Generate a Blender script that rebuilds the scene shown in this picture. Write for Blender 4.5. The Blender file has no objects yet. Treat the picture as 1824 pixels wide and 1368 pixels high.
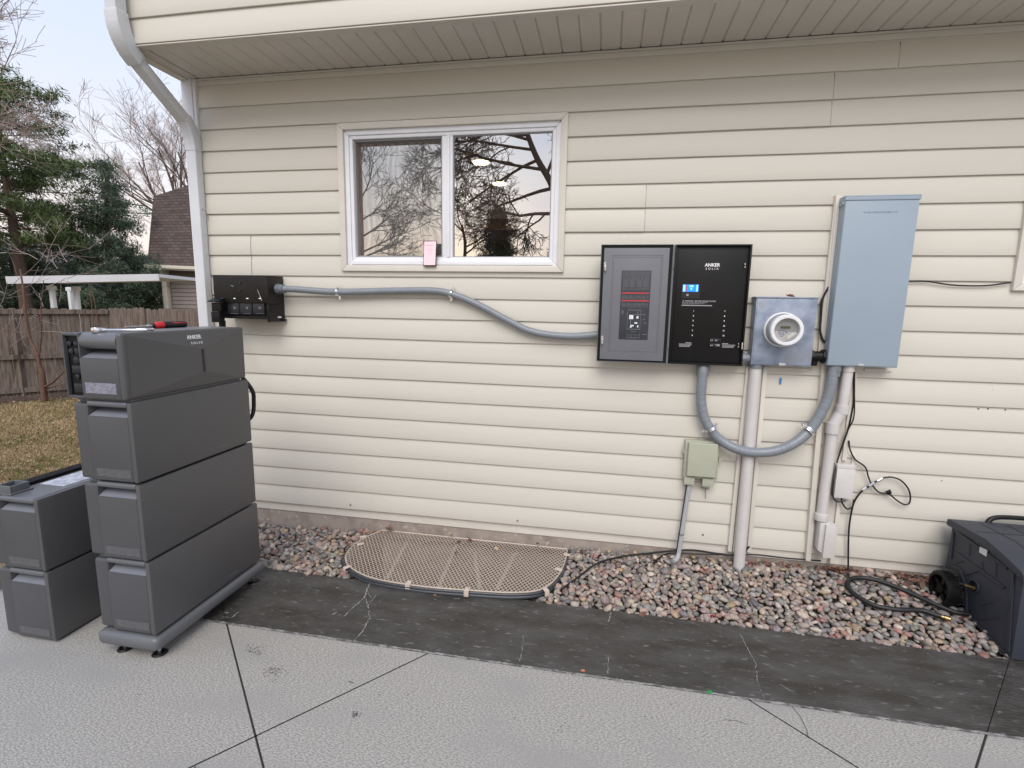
import bpy, bmesh, math, random
import numpy as np
from math import radians, sin, cos, pi, sqrt
from mathutils import Vector, Matrix, Euler
S = bpy.context.scene
COL = S.collection
random.seed(7)
RND = random.Random(11)

# ---------------------------------------------------------------- camera
BZ = 0.16                                   # underside of the lowest siding course above the patio
CAM = Vector((0, -2.98909, 1.36579 + BZ)); ROT = Euler((1.41626299, -0.0177181410, 0.182368590), 'XYZ'); FP = 905.11
cd = bpy.data.cameras.new('camera'); cam = bpy.data.objects.new('camera', cd); COL.objects.link(cam)
cam.location = CAM; cam.rotation_euler = ROT
cd.sensor_width = 36; cd.lens = 36 * FP / 1824; cd.clip_start = 0.05; cd.clip_end = 800
S.camera = cam
S.render.resolution_x = 1024; S.render.resolution_y = 768
# ---------------------------------------------------------------- world, sun, exposure
SUN_EL, SUN_AZ = 14, 196                    # sunset glow behind the photographer
w = bpy.data.worlds.new('World'); S.world = w; w.use_nodes = True
nt = w.node_tree; nt.nodes.clear()
def N(t, typ, **k):
    n = t.nodes.new(typ)
    for a, b in k.items(): setattr(n, a, b)
    return n
sky = N(nt, 'ShaderNodeTexSky', sky_type='NISHITA', sun_disc=False, sun_elevation=radians(SUN_EL), sun_rotation=radians(SUN_AZ))
sky.air_density = 1.0; sky.dust_density = 1.5
tc = N(nt, 'ShaderNodeTexCoord'); sep = N(nt, 'ShaderNodeSeparateXYZ'); nt.links.new(tc.outputs['Generated'], sep.inputs[0])
cr = N(nt, 'ShaderNodeValToRGB'); nt.links.new(sep.outputs['Z'], cr.inputs[0])
e = cr.color_ramp.elements
e[0].position = 0.0; e[0].color = (.90, .76, .69, 1)
e[1].position = 1.0; e[1].color = (.56, .65, .90, 1)
for p_, c_ in ((.10, (.89, .79, .75, 1)), (.22, (.77, .79, .86, 1)), (.42, (.62, .71, .92, 1))):
    q = e.new(p_); q.color = c_
mp = N(nt, 'ShaderNodeMapping'); mp.inputs['Scale'].default_value = (1.2, 1.2, 3.5); nt.links.new(tc.outputs['Generated'], mp.inputs[0])
nz = N(nt, 'ShaderNodeTexNoise'); nz.inputs['Scale'].default_value = 1.8; nz.inputs['Detail'].default_value = 5; nt.links.new(mp.outputs[0], nz.inputs['Vector'])
cl = N(nt, 'ShaderNodeMapRange'); cl.inputs[1].default_value = .38; cl.inputs[2].default_value = .66; cl.inputs[3].default_value = .90; cl.inputs[4].default_value = .98
nt.links.new(nz.outputs[0], cl.inputs[0])
sc = N(nt, 'ShaderNodeVectorMath', operation='SCALE'); sc.inputs['Scale'].default_value = 10.5; nt.links.new(cr.outputs[0], sc.inputs[0])
mx = N(nt, 'ShaderNodeMix', data_type='RGBA'); nt.links.new(cl.outputs[0], mx.inputs[0]); nt.links.new(sky.outputs[0], mx.inputs[6]); nt.links.new(sc.outputs[0], mx.inputs[7])
bg = N(nt, 'ShaderNodeBackground'); bg.inputs[1].default_value = .067; nt.links.new(mx.outputs[2], bg.inputs[0])
wo = N(nt, 'ShaderNodeOutputWorld'); nt.links.new(bg.outputs[0], wo.inputs[0])
sd = bpy.data.lights.new('sun', 'SUN'); sd.energy = 1.5; sd.angle = radians(42); sd.color = (1, .93, .85)
sun = bpy.data.objects.new('sun', sd); COL.objects.link(sun)
sun.rotation_euler = Vector((.05, -.74, .80)).to_track_quat('Z', 'Y').to_euler(); sun.location = (0, -5, 8)
S.view_settings.view_transform = 'Standard'; S.view_settings.look = 'None'; S.view_settings.gamma = 1
S.view_settings.exposure = 0.85

# ---------------------------------------------------------------- helpers
_R = ROT.to_matrix()
def _ray(px, py): return _R @ Vector(((px - 912) / FP, -(py - 684) / FP, -1))
def onY(px, py, Y=0.): d = _ray(px, py); return CAM + d * ((Y - CAM.y) / d.y)      # point of the plane y=Y
def onZ(px, py, Z=0.): d = _ray(px, py); return CAM + d * ((Z - CAM.z) / d.z)
def onX(px, py, X=0.): d = _ray(px, py); return CAM + d * ((X - CAM.x) / d.x)
ORG = {}
def tag(o, label=None, cat=None, group=None, kind=None):
    if label: o['label'] = label
    if cat: o['category'] = cat
    if group: o['group'] = group
    if kind: o['kind'] = kind
    return o
def thing(name, label, cat, loc=(0, 0, 0), group=None):
    o = bpy.data.objects.new(name, None); COL.objects.link(o); o.location = loc; o.empty_display_size = .1
    ORG[o.name] = Vector(loc)
    return tag(o, label, cat, group)
class MB:
    def __init__(s): s.v = []; s.f = []
    def add(s, vs, fs):
        b = len(s.v); s.v += [tuple(v) for v in vs]; s.f += [tuple(b + i for i in f) for f in fs]; return s
    def box(s, x0, x1, y0, y1, z0, z1):
        return s.add([(x, y, z) for x in (x0, x1) for y in (y0, y1) for z in (z0, z1)],
                     [(0, 1, 3, 2), (4, 6, 7, 5), (0, 4, 5, 1), (2, 3, 7, 6), (0, 2, 6, 4), (1, 5, 7, 3)])
    def obox(s, c, ax, ay, az):        # centre and three half-axis vectors
        c, ax, ay, az = map(Vector, (c, ax, ay, az))
        return s.add([c + i * ax + j * ay + k * az for i in (-1, 1) for j in (-1, 1) for k in (-1, 1)],
                     [(0, 1, 3, 2), (4, 6, 7, 5), (0, 4, 5, 1), (2, 3, 7, 6), (0, 2, 6, 4), (1, 5, 7, 3)])
    def bar(s, a, b, wd, th, up=(0, 0, 1)):
        a, b, up = Vector(a), Vector(b), Vector(up); d = b - a
        sd_ = d.cross(up)
        if sd_.length < 1e-6: sd_ = d.cross(Vector((1, 0, 0)))
        sd_.normalize(); u = sd_.cross(d).normalized()
        return s.obox((a + b) / 2, d / 2, sd_ * wd / 2, u * th / 2)
    def prism(s, pts, a, b, axis='x'):  # polygon (two coords) extruded along an axis
        n = len(pts)
        def P(p, t): return {'x': (t, p[0], p[1]), 'y': (p[0], t, p[1]), 'z': (p[0], p[1], t)}[axis]
        vs = [P(p, a) for p in pts] + [P(p, b) for p in pts]
        return s.add(vs, [tuple(range(n))[::-1], tuple(range(n, 2 * n))] + [(i, (i + 1) % n, n + (i + 1) % n, n + i) for i in range(n)])
    def tube(s, pts, r, n=12, caps=True, ridge=0, ridge_n=0):
        pts = [Vector(p) for p in pts]; m = len(pts); rr = r if hasattr(r, '__len__') else [r] * m
        vs = []; t0 = (pts[1] - pts[0]).normalized(); u = t0.orthogonal().normalized()
        for i, p in enumerate(pts):
            t = (pts[min(i + 1, m - 1)] - pts[max(i - 1, 0)])
            if t.length < 1e-9: t = t0.copy()
            t.normalize(); u = (u - t * u.dot(t)).normalized(); v = t.cross(u)
            for k in range(n):
                a = 2 * pi * k / n; vs.append(p + (u * cos(a) + v * sin(a)) * rr[i])
        fs = [(i * n + k, i * n + (k + 1) % n, (i + 1) * n + (k + 1) % n, (i + 1) * n + k) for i in range(m - 1) for k in range(n)]
        if caps: fs += [tuple(range(n))[::-1], tuple((m - 1) * n + k for k in range(n))]
        return s.add(vs, fs)
    def cyl(s, a, b, r, n=20, r2=None): return s.tube([a, b], [r, r if r2 is None else r2], n)
    def flip(s): s.f = [f[::-1] for f in s.f]; return s
    def build(s, name, m, parent=None, bevel=0, seg=2, smooth=True, ang=35, loc=None):
        me = bpy.data.meshes.new(name)
        o_ = Vector(loc) if loc is not None else (ORG[parent.name] if parent is not None else Vector((0, 0, 0)))
        me.from_pydata([Vector(v) - o_ for v in s.v], [], s.f); me.update()
        if bevel or True:
            bm = bmesh.new(); bm.from_mesh(me)
            if len(bm.faces) < 60000: bmesh.ops.recalc_face_normals(bm, faces=bm.faces)
            if bevel:
                ed = [e_ for e_ in bm.edges if len(e_.link_faces) == 2 and e_.calc_face_angle(0) > radians(30)]
                bmesh.ops.bevel(bm, geom=ed, offset=bevel, segments=seg, affect='EDGES', profile=.6, clamp_overlap=True)
            bm.to_mesh(me); bm.free()
        if smooth:
            me.polygons.foreach_set('use_smooth', [True] * len(me.polygons)); me.set_sharp_from_angle(angle=radians(ang))
        if m is not None:
            for q_ in (m if isinstance(m, (list, tuple)) else [m]): me.materials.append(q_)
        o = bpy.data.objects.new(name, me); COL.objects.link(o)
        if parent is not None: o.parent = parent
        elif loc is not None: o.location = loc
        ORG[o.name] = o_
        return o
def spline(pts, per=8):
    P = [Vector(p) for p in pts]; P = [P[0] * 2 - P[1]] + P + [P[-1] * 2 - P[-2]]; out = []
    for i in range(1, len(P) - 2):
        for k in range(per):
            t = k / per; a, b, c, d = P[i - 1:i + 3]
            out.append(.5 * ((2 * b) + (c - a) * t + (2 * a - 5 * b + 4 * c - d) * t * t + (3 * b - a - 3 * c + d) * t ** 3))
    return out + [P[-2]]
def text(s_, size, M, mat_, name, parent, bold=0.0, spacing=1.0, align='CENTER', ext=.0004):
    cu = bpy.data.curves.new(name, 'FONT'); cu.body = s_; cu.size = size; cu.extrude = ext; cu.offset = bold; cu.align_x = align; cu.space_character = spacing
    cu.resolution_u = 3
    ob = bpy.data.objects.new(name, cu); COL.objects.link(ob)
    dg = bpy.context.evaluated_depsgraph_get(); me = bpy.data.meshes.new_from_object(ob.evaluated_get(dg))
    bpy.data.objects.remove(ob); bpy.data.curves.remove(cu)
    me.transform(Matrix.Translation(-ORG[parent.name]) @ M); me.materials.clear(); me.materials.append(mat_)
    o = bpy.data.objects.new(name, me); COL.objects.link(o); o.parent = parent; ORG[o.name] = ORG[parent.name]
    return o
def MW(p, ang=0): return Matrix.Translation(p) @ Matrix.Rotation(radians(90), 4, 'X') @ Matrix.Rotation(ang, 4, 'Z')     # text facing -Y
def MX(p): return Matrix.Translation(p) @ Matrix.Rotation(radians(90), 4, 'Z') @ Matrix.Rotation(radians(90), 4, 'X')  # text facing +X
def copy_thing(src, loc, label, group=None):
    r = src.copy(); COL.objects.link(r); r.location = loc; r['label'] = label; ORG[r.name] = Vector(loc)
    if group: r['group'] = group
    for ch in list(src.children):
        c = ch.copy(); COL.objects.link(c); c.parent = r; ORG[c.name] = Vector(loc)
        for g in list(ch.children):
            d = g.copy(); COL.objects.link(d); d.parent = c
    return r

# ---------------------------------------------------------------- materials
def mat(name, c, rough=.5, metal=0., var=0., vs=8., vdet=6., bump=0., bs=200., c2=None, mix=(.45, .6), spec=.5, stretch=None, bdist=.002, c3=None, mix3=(.6, .7), s3=40., coat=0.):
    m = bpy.data.materials.new(name); m.use_nodes = True; t = m.node_tree; t.nodes.clear()
    b = N(t, 'ShaderNodeBsdfPrincipled'); o = N(t, 'ShaderNodeOutputMaterial'); t.links.new(b.outputs[0], o.inputs[0])
    b.inputs['Roughness'].default_value = rough; b.inputs['Metallic'].default_value = metal; b.inputs['Specular IOR Level'].default_value = spec
    b.inputs['Base Color'].default_value = (*c, 1); b.inputs['Coat Weight'].default_value = coat
    tcn = N(t, 'ShaderNodeTexCoord'); vec = tcn.outputs['Object']
    if stretch:
        mm = N(t, 'ShaderNodeMapping'); mm.inputs['Scale'].default_value = stretch[:3]
        if len(stretch) > 3: mm.inputs['Rotation'].default_value = (0, 0, stretch[3])
        t.links.new(vec, mm.inputs[0]); vec = mm.outputs[0]
    if var or c2:
        n = N(t, 'ShaderNodeTexNoise'); n.inputs['Scale'].default_value = vs; n.inputs['Detail'].default_value = vdet; n.inputs['Roughness'].default_value = .6
        t.links.new(vec, n.inputs['Vector'])
        r = N(t, 'ShaderNodeMapRange'); r.inputs[1].default_value = mix[0]; r.inputs[2].default_value = mix[1]; t.links.new(n.outputs[0], r.inputs[0])
        if not c2: ca = [x * (1 - var) for x in c]; cb = [min(1, x * (1 + var)) for x in c]; r.inputs[1].default_value = .3; r.inputs[2].default_value = .7
        else: ca, cb = c, c2
        x = N(t, 'ShaderNodeMix', data_type='RGBA'); x.inputs[6].default_value = (*ca, 1); x.inputs[7].default_value = (*cb, 1)
        t.links.new(r.outputs[0], x.inputs[0]); out = x.outputs[2]
        if c3:
            n3 = N(t, 'ShaderNodeTexNoise'); n3.inputs['Scale'].default_value = s3; n3.inputs['Detail'].default_value = 4; t.links.new(vec, n3.inputs['Vector'])
            r3 = N(t, 'ShaderNodeMapRange'); r3.inputs[1].default_value = mix3[0]; r3.inputs[2].default_value = mix3[1]; t.links.new(n3.outputs[0], r3.inputs[0])
            x3 = N(t, 'ShaderNodeMix', data_type='RGBA'); x3.inputs[7].default_value = (*c3, 1); t.links.new(out, x3.inputs[6]); t.links.new(r3.outputs[0], x3.inputs[0]); out = x3.outputs[2]
        t.links.new(out, b.inputs['Base Color'])
        rr = N(t, 'ShaderNodeMapRange'); rr.inputs[3].default_value = max(0, rough - .08); rr.inputs[4].default_value = min(1, rough + .08); t.links.new(n.outputs[0], rr.inputs[0]); t.links.new(rr.outputs[0], b.inputs['Roughness'])
    if bump:
        nb = N(t, 'ShaderNodeTexNoise'); nb.inputs['Scale'].default_value = bs; nb.inputs['Detail'].default_value = 5; t.links.new(vec, nb.inputs['Vector'])
        bp = N(t, 'ShaderNodeBump'); bp.inputs['Strength'].default_value = bump; bp.inputs['Distance'].default_value = bdist; t.links.new(nb.outputs[0], bp.inputs['Height']); t.links.new(bp.outputs[0], b.inputs['Normal'])
    return m
def emit(name, c, st):
    m = bpy.data.materials.new(name); m.use_nodes = True; t = m.node_tree; t.nodes.clear()
    b = N(t, 'ShaderNodeEmission'); b.inputs[0].default_value = (*c, 1); b.inputs[1].default_value = st
    o = N(t, 'ShaderNodeOutputMaterial'); t.links.new(b.outputs[0], o.inputs[0]); return m
def attr_mat(name, rough=.8, bump=0, bs=60, sc_=1.):
    m = mat(name, (.5, .5, .5), rough, bump=bump, bs=bs); t = m.node_tree; b = [n for n in t.nodes if n.type == 'BSDF_PRINCIPLED'][0]
    a = N(t, 'ShaderNodeAttribute', attribute_name='tone'); n = N(t, 'ShaderNodeTexNoise'); n.inputs['Scale'].default_value = 90; n.inputs['Detail'].default_value = 6
    tcn = [q_ for q_ in t.nodes if q_.type == 'TEX_COORD'][0]; t.links.new(tcn.outputs['Object'], n.inputs['Vector'])
    r = N(t, 'ShaderNodeMapRange'); r.inputs[1].default_value = .3; r.inputs[2].default_value = .7; r.inputs[3].default_value = .72; r.inputs[4].default_value = 1.25; t.links.new(n.outputs[0], r.inputs[0])
    v = N(t, 'ShaderNodeVectorMath', operation='SCALE'); t.links.new(a.outputs['Color'], v.inputs[0]); t.links.new(r.outputs[0], v.inputs['Scale']); t.links.new(v.outputs[0], b.inputs['Base Color'])
    return m
M = {}
M['siding'] = mat('vinyl siding', (.610, .582, .512), .42, var=.03, vs=2.5, bump=.10, bs=60, stretch=(.25, 1, 3), spec=.35)
M['trim'] = mat('beige trim', (.64, .605, .54), .4, var=.04, vs=6, spec=.35)
M['soffit'] = mat('soffit vinyl', (.60, .56, .50), .5, var=.04, vs=5)
M['white'] = mat('white vinyl frame', (.78, .79, .82), .35, var=.03, vs=12, spec=.4)
M['downspout'] = mat('white aluminium', (.62, .64, .67), .38, var=.06, vs=5, bump=.15, bs=30, c2=None)
M['foundation'] = mat('concrete foundation', (.34, .29, .25), .9, c2=(.24, .20, .17), vs=9, mix=(.45, .68), bump=.8, bs=70, c3=(.42, .38, .34), mix3=(.62, .68), s3=25)
M['steel'] = mat('zinc steel', (.75, .76, .78), .25, 1., var=.1, vs=40)
M['screw'] = mat('screw head', (.6, .6, .62), .35, 1.)
M['battery'] = mat('charcoal metallic paint', (.084, .084, .086), .42, var=.03, vs=6, bump=.05, bs=900, spec=.5, coat=.0)
M['battery_body'] = mat('charcoal body paint', (.072, .074, .080), .45, var=.04, vs=6, bump=.05, bs=900)
M['recess'] = mat('recess grey paint', (.19, .20, .23), .45, var=.05, vs=10)
M['base'] = mat('base grey paint', (.12, .125, .135), .36, var=.04, vs=9)
M['blackgloss'] = mat('gloss black', (.008, .008, .012), .12)
M['black'] = mat('matt black plastic', (.0055, .0055, .006), .45, var=.15, vs=20, spec=.3, bump=.08, bs=600)
M['blackpaint'] = mat('black powder coat', (.0050, .0046, .0044), .38, var=.2, vs=9, spec=.3, bump=.15, bs=900)
M['blackbox'] = mat('scuffed black steel', (.008, .007, .006), .42, spec=.35, c2=(.017, .015, .012), vs=14, mix=(.5, .75), bump=.2, bs=500)
M['rubber'] = mat('black rubber', (.009, .009, .010), .5, var=.2, vs=30)
M['label'] = mat('grey print label', (.17, .17, .21), .5, c2=(.27, .27, .33), vs=90, mix=(.45, .55), stretch=(1, 1, 3))
M['labeldim'] = mat('dim print label', (.088, .088, .094), .5, c2=(.115, .115, .122), vs=70, mix=(.45, .6), stretch=(1, 1, 2))
M['ink'] = mat('white ink', (.78, .78, .80), .6)
M['inkgrey'] = mat('grey ink', (.30, .30, .31), .6)
M['inkdim'] = mat('dim ink', (.14, .14, .15), .6)
M['inkred'] = mat('red ink', (.55, .04, .05), .5)
M['doorgrey'] = mat('door grey paint', (.155, .158, .175), .40, var=.05, vs=8, bump=.1, bs=500)
M['doorlabel'] = mat('door chart sheet', (.026, .028, .033), .5, c2=(.038, .043, .053), vs=5, mix=(.4, .6))
M['conduit'] = mat('grey flexible conduit', (.21, .23, .255), .36, var=.05, vs=20)
M['fitting'] = mat('grey fitting', (.17, .19, .21), .42, var=.05, vs=20)
M['galv'] = mat('mottled galvanised steel', (.21, .25, .33), .42, .35, c2=(.34, .385, .47), vs=12, vdet=5, mix=(.38, .62), bump=.05, bs=100, c3=(.24, .24, .25), mix3=(.60, .72), s3=6)
M['bluegrey'] = mat('blue grey enamel', (.295, .36, .425), .40, var=.025, vs=5, bump=.08, bs=500)
M['meterwhite'] = mat('meter white', (.74, .75, .76), .3, var=.03, vs=20)
M['metergrey'] = mat('meter grey', (.33, .35, .37), .35)
M['meterlcd'] = mat('meter display', (.055, .055, .03), .2)
M['pvc'] = mat('painted pvc pipe', (.57, .55, .53), .45, var=.06, vs=9, bump=.1, bs=60)
M['phonebox'] = mat('green beige plastic', (.40, .41, .32), .5, var=.04, vs=12, bump=.1, bs=400)
M['smallbox'] = mat('light grey plastic', (.60, .58, .56), .5, var=.06, vs=14)
M['concrete'] = mat('patio concrete', (.215, .207, .190), .85, c2=(.435, .422, .392), vs=105, vdet=12, mix=(.39, .61), bump=.08, bs=450, bdist=.004, c3=(.29, .282, .27), mix3=(.50, .75), s3=2.2, stretch=(1, 2.2, 1, .5))
M['strip'] = mat('dark stained concrete', (.032, .029, .024), .55, c2=(.078, .075, .072), vs=4, vdet=15, mix=(.36, .70), stretch=(1, 2.6, 1), bump=.9, bs=45, bdist=.005, c3=(.19, .187, .18), mix3=(.60, .78), s3=19)
M['crack'] = mat('lime in cracks', (.27, .265, .255), .8, var=.35, vs=60)
M['joint'] = mat('joint dirt', (.02, .019, .018), .9)
M['soil'] = mat('wet soil', (.035, .026, .021), .9, var=.4, vs=30, bump=1, bs=80, bdist=.01)
M['mulch'] = mat('bark mulch', (.05, .03, .022), .95, c2=(.12, .075, .05), vs=14, mix=(.45, .62), bump=1, bs=30, bdist=.05)
M['lawn'] = mat('dormant lawn', (.20, .155, .075), .95, c2=(.30, .215, .115), vs=2.2, mix=(.35, .65), bump=1, bs=40, bdist=.03, c3=(.075, .085, .03), mix3=(.52, .64), s3=.6)
M['grate'] = mat('tan painted mesh', (.47, .39, .32), .5, var=.08, vs=10)
M['clip'] = mat('pale pink tan clip', (.56, .47, .40), .5)
M['wellrim'] = mat('dark rim hose', (.045, .05, .058), .38)
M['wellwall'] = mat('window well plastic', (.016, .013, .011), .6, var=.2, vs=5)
M['wellbar'] = mat('support bar', (.44, .42, .40), .45)
M['deck'] = mat('navy grey resin', (.033, .038, .052), .55, var=.06, vs=12, bump=.35, bs=260, bdist=.0015)
M['brass'] = mat('brass', (.34, .25, .12), .35, 1.)
M['sticker'] = mat('white sticker', (.72, .72, .74), .5)
M['stickerdark'] = mat('grey printed patch', (.22, .22, .24), .5, c2=(.45, .45, .47), vs=160, mix=(.45, .55))
M['leafbrown'] = mat('dead leaf', (.12, .055, .038), .8, c2=(.22, .12, .08), vs=40, mix=(.4, .6))
M['leaforange'] = mat('orange leaf', (.50, .20, .12), .8, var=.2, vs=40)
M['leafpale'] = mat('pale leaf', (.48, .36, .24), .8, var=.2, vs=40)
M['bark'] = mat('grey brown bark', (.10, .075, .06), .9, var=.3, vs=20, bump=.6, bs=40)
M['twig'] = mat('twig', (.38, .31, .285), .9, var=.2, vs=9)
M['twigdark'] = mat('dark twig', (.055, .038, .03), .9, var=.2, vs=9)
M['shrubbark'] = mat('reddish bark', (.12, .065, .045), .8, var=.3, vs=20)
M['pinebark'] = mat('pine bark', (.12, .08, .06), .9, var=.3, vs=14, bump=.8, bs=25)
M['fence'] = mat('weathered board', (.095, .072, .058), .85, c2=(.20, .16, .135), vs=5, vdet=10, mix=(.35, .65), stretch=(6, 6, .7), bump=.4, bs=60, c3=(.07, .052, .04), mix3=(.58, .66), s3=1.6)
M['shingle'] = None
M['greysiding'] = mat('taupe siding', (.23, .20, .185), .6, var=.06, vs=3)
M['patiowhite'] = mat('white painted metal', (.66, .66, .68), .5, var=.04, vs=3)
M['cream'] = mat('cream paint', (.62, .58, .50), .5)
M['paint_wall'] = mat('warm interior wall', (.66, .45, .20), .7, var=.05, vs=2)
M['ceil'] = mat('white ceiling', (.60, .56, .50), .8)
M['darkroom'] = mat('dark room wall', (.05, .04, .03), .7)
M['woodtrim'] = mat('stained wood jamb', (.16, .07, .03), .5, var=.2, vs=30, stretch=(8, 8, 1))
M['shadegrey'] = mat('sash grey', (.28, .28, .28), .5)
M['red'] = mat('red grip', (.55, .02, .03), .4)
M['gripblack'] = mat('black grip', (.012, .012, .012), .5)
M['chrome'] = mat('chrome', (.82, .82, .84), .16, 1.)
M['phonepink'] = emit('phone display', (.80, .50, .54), .9)
M['phoneink'] = emit('phone display text', (.55, .26, .32), .8)
M['lcd'] = emit('panel display', (.03, .27, .85), .95)
M['lcdlight'] = emit('panel display light', (.30, .62, .95), 1.0)
M['ledblue'] = emit('blue indicator', (.25, .25, .9), .7)
M['ledwhite'] = emit('white indicator', (.85, .8, .75), .75)
M['lamp'] = emit('ceiling lamp', (1, .76, .40), 9)
M['lampring'] = mat('lamp ring', (.8, .78, .72), .4)
M['tape'] = mat('blue chalk mark', (.06, .22, .48), .7)
M['port'] = mat('port plate', (.016, .018, .024), .35, var=.2, vs=60)
M['blueink'] = mat('blue print', (.05, .10, .35), .5)
M['concdark'] = mat('oil stain', (.2, .2, .2), .9)
def glass_mat(name, refl, tint):
    m = bpy.data.materials.new(name); m.use_nodes = True; t = m.node_tree; t.nodes.clear()
    g = N(t, 'ShaderNodeBsdfGlossy'); g.inputs['Roughness'].default_value = 0.0; g.inputs[0].default_value = (.98, .99, 1, 1)
    tr = N(t, 'ShaderNodeBsdfTransparent'); tr.inputs[0].default_value = (*tint, 1)
    x = N(t, 'ShaderNodeMixShader'); x.inputs[0].default_value = refl
    nb = N(t, 'ShaderNodeTexNoise'); nb.inputs['Scale'].default_value = 1.3; nb.inputs['Detail'].default_value = 1
    bp = N(t, 'ShaderNodeBump'); bp.inputs['Strength'].default_value = .08; bp.inputs['Distance'].default_value = .004; t.links.new(nb.outputs[0], bp.inputs['Height']); t.links.new(bp.outputs[0], g.inputs['Normal'])
    tcn = N(t, 'ShaderNodeTexCoord'); t.links.new(tcn.outputs['Object'], nb.inputs['Vector'])
    o = N(t, 'ShaderNodeOutputMaterial'); t.links.new(tr.outputs[0], x.inputs[1]); t.links.new(g.outputs[0], x.inputs[2]); t.links.new(x.outputs[0], o.inputs[0]); return m
M['glass'] = glass_mat('coated window glass', .60, (.85, .85, .85))
M['glassdark'] = glass_mat('window glass behind screen', .72, (.6, .6, .6))
M['lens'] = glass_mat('clear meter cover', .10, (.96, .96, .96))
def screen_mat():
    m = bpy.data.materials.new('insect screen'); m.use_nodes = True; t = m.node_tree; t.nodes.clear()
    d = N(t, 'ShaderNodeBsdfDiffuse'); d.inputs[0].default_value = (.22, .22, .21, 1); tr = N(t, 'ShaderNodeBsdfTransparent')
    tcn = N(t, 'ShaderNodeTexCoord'); mp_ = N(t, 'ShaderNodeMapping'); mp_.inputs['Scale'].default_value = (1, 1, .9); t.links.new(tcn.outputs['Object'], mp_.inputs[0])
    wv = N(t, 'ShaderNodeTexWave', wave_type='BANDS', bands_direction='X'); wv.inputs['Scale'].default_value = 6.5; wv.inputs['Distortion'].default_value = 7; wv.inputs['Detail'].default_value = 1.5; wv.inputs['Detail Scale'].default_value = .9
    t.links.new(mp_.outputs[0], wv.inputs['Vector'])
    r = N(t, 'ShaderNodeMapRange'); r.inputs[1].default_value = .2; r.inputs[2].default_value = 1; r.inputs[3].default_value = .22; r.inputs[4].default_value = .42; t.links.new(wv.outputs[0], r.inputs[0])
    x = N(t, 'ShaderNodeMixShader'); t.links.new(r.outputs[0], x.inputs[0]); t.links.new(tr.outputs[0], x.inputs[1]); t.links.new(d.outputs[0], x.inputs[2])
    o = N(t, 'ShaderNodeOutputMaterial'); t.links.new(x.outputs[0], o.inputs[0]); return m
M['screen'] = screen_mat()
def shingle_mat():
    m = mat('brown asphalt shingle', (.085, .055, .052), .9, bump=.5, bs=60); t = m.node_tree; b = [n for n in t.nodes if n.type == 'BSDF_PRINCIPLED'][0]
    tcn = [n for n in t.nodes if n.type == 'TEX_COORD'][0]
    sp = N(t, 'ShaderNodeSeparateXYZ'); t.links.new(tcn.outputs['Object'], sp.inputs[0]); cb = N(t, 'ShaderNodeCombineXYZ'); t.links.new(sp.outputs[0], cb.inputs[0]); t.links.new(sp.outputs[2], cb.inputs[1])
    br = N(t, 'ShaderNodeTexBrick'); br.inputs['Scale'].default_value = 1; br.inputs['Brick Width'].default_value = .30; br.inputs['Row Height'].default_value = .125; br.inputs['Mortar Size'].default_value = .012
    br.inputs['Color1'].default_value = (.072, .052, .046, 1); br.inputs['Color2'].default_value = (.115, .088, .078, 1); br.inputs['Mortar'].default_value = (.03, .02, .02, 1)
    t.links.new(cb.outputs[0], br.inputs['Vector']); t.links.new(br.outputs[0], b.inputs['Base Color']); return m
M['shingle'] = shingle_mat()

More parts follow.
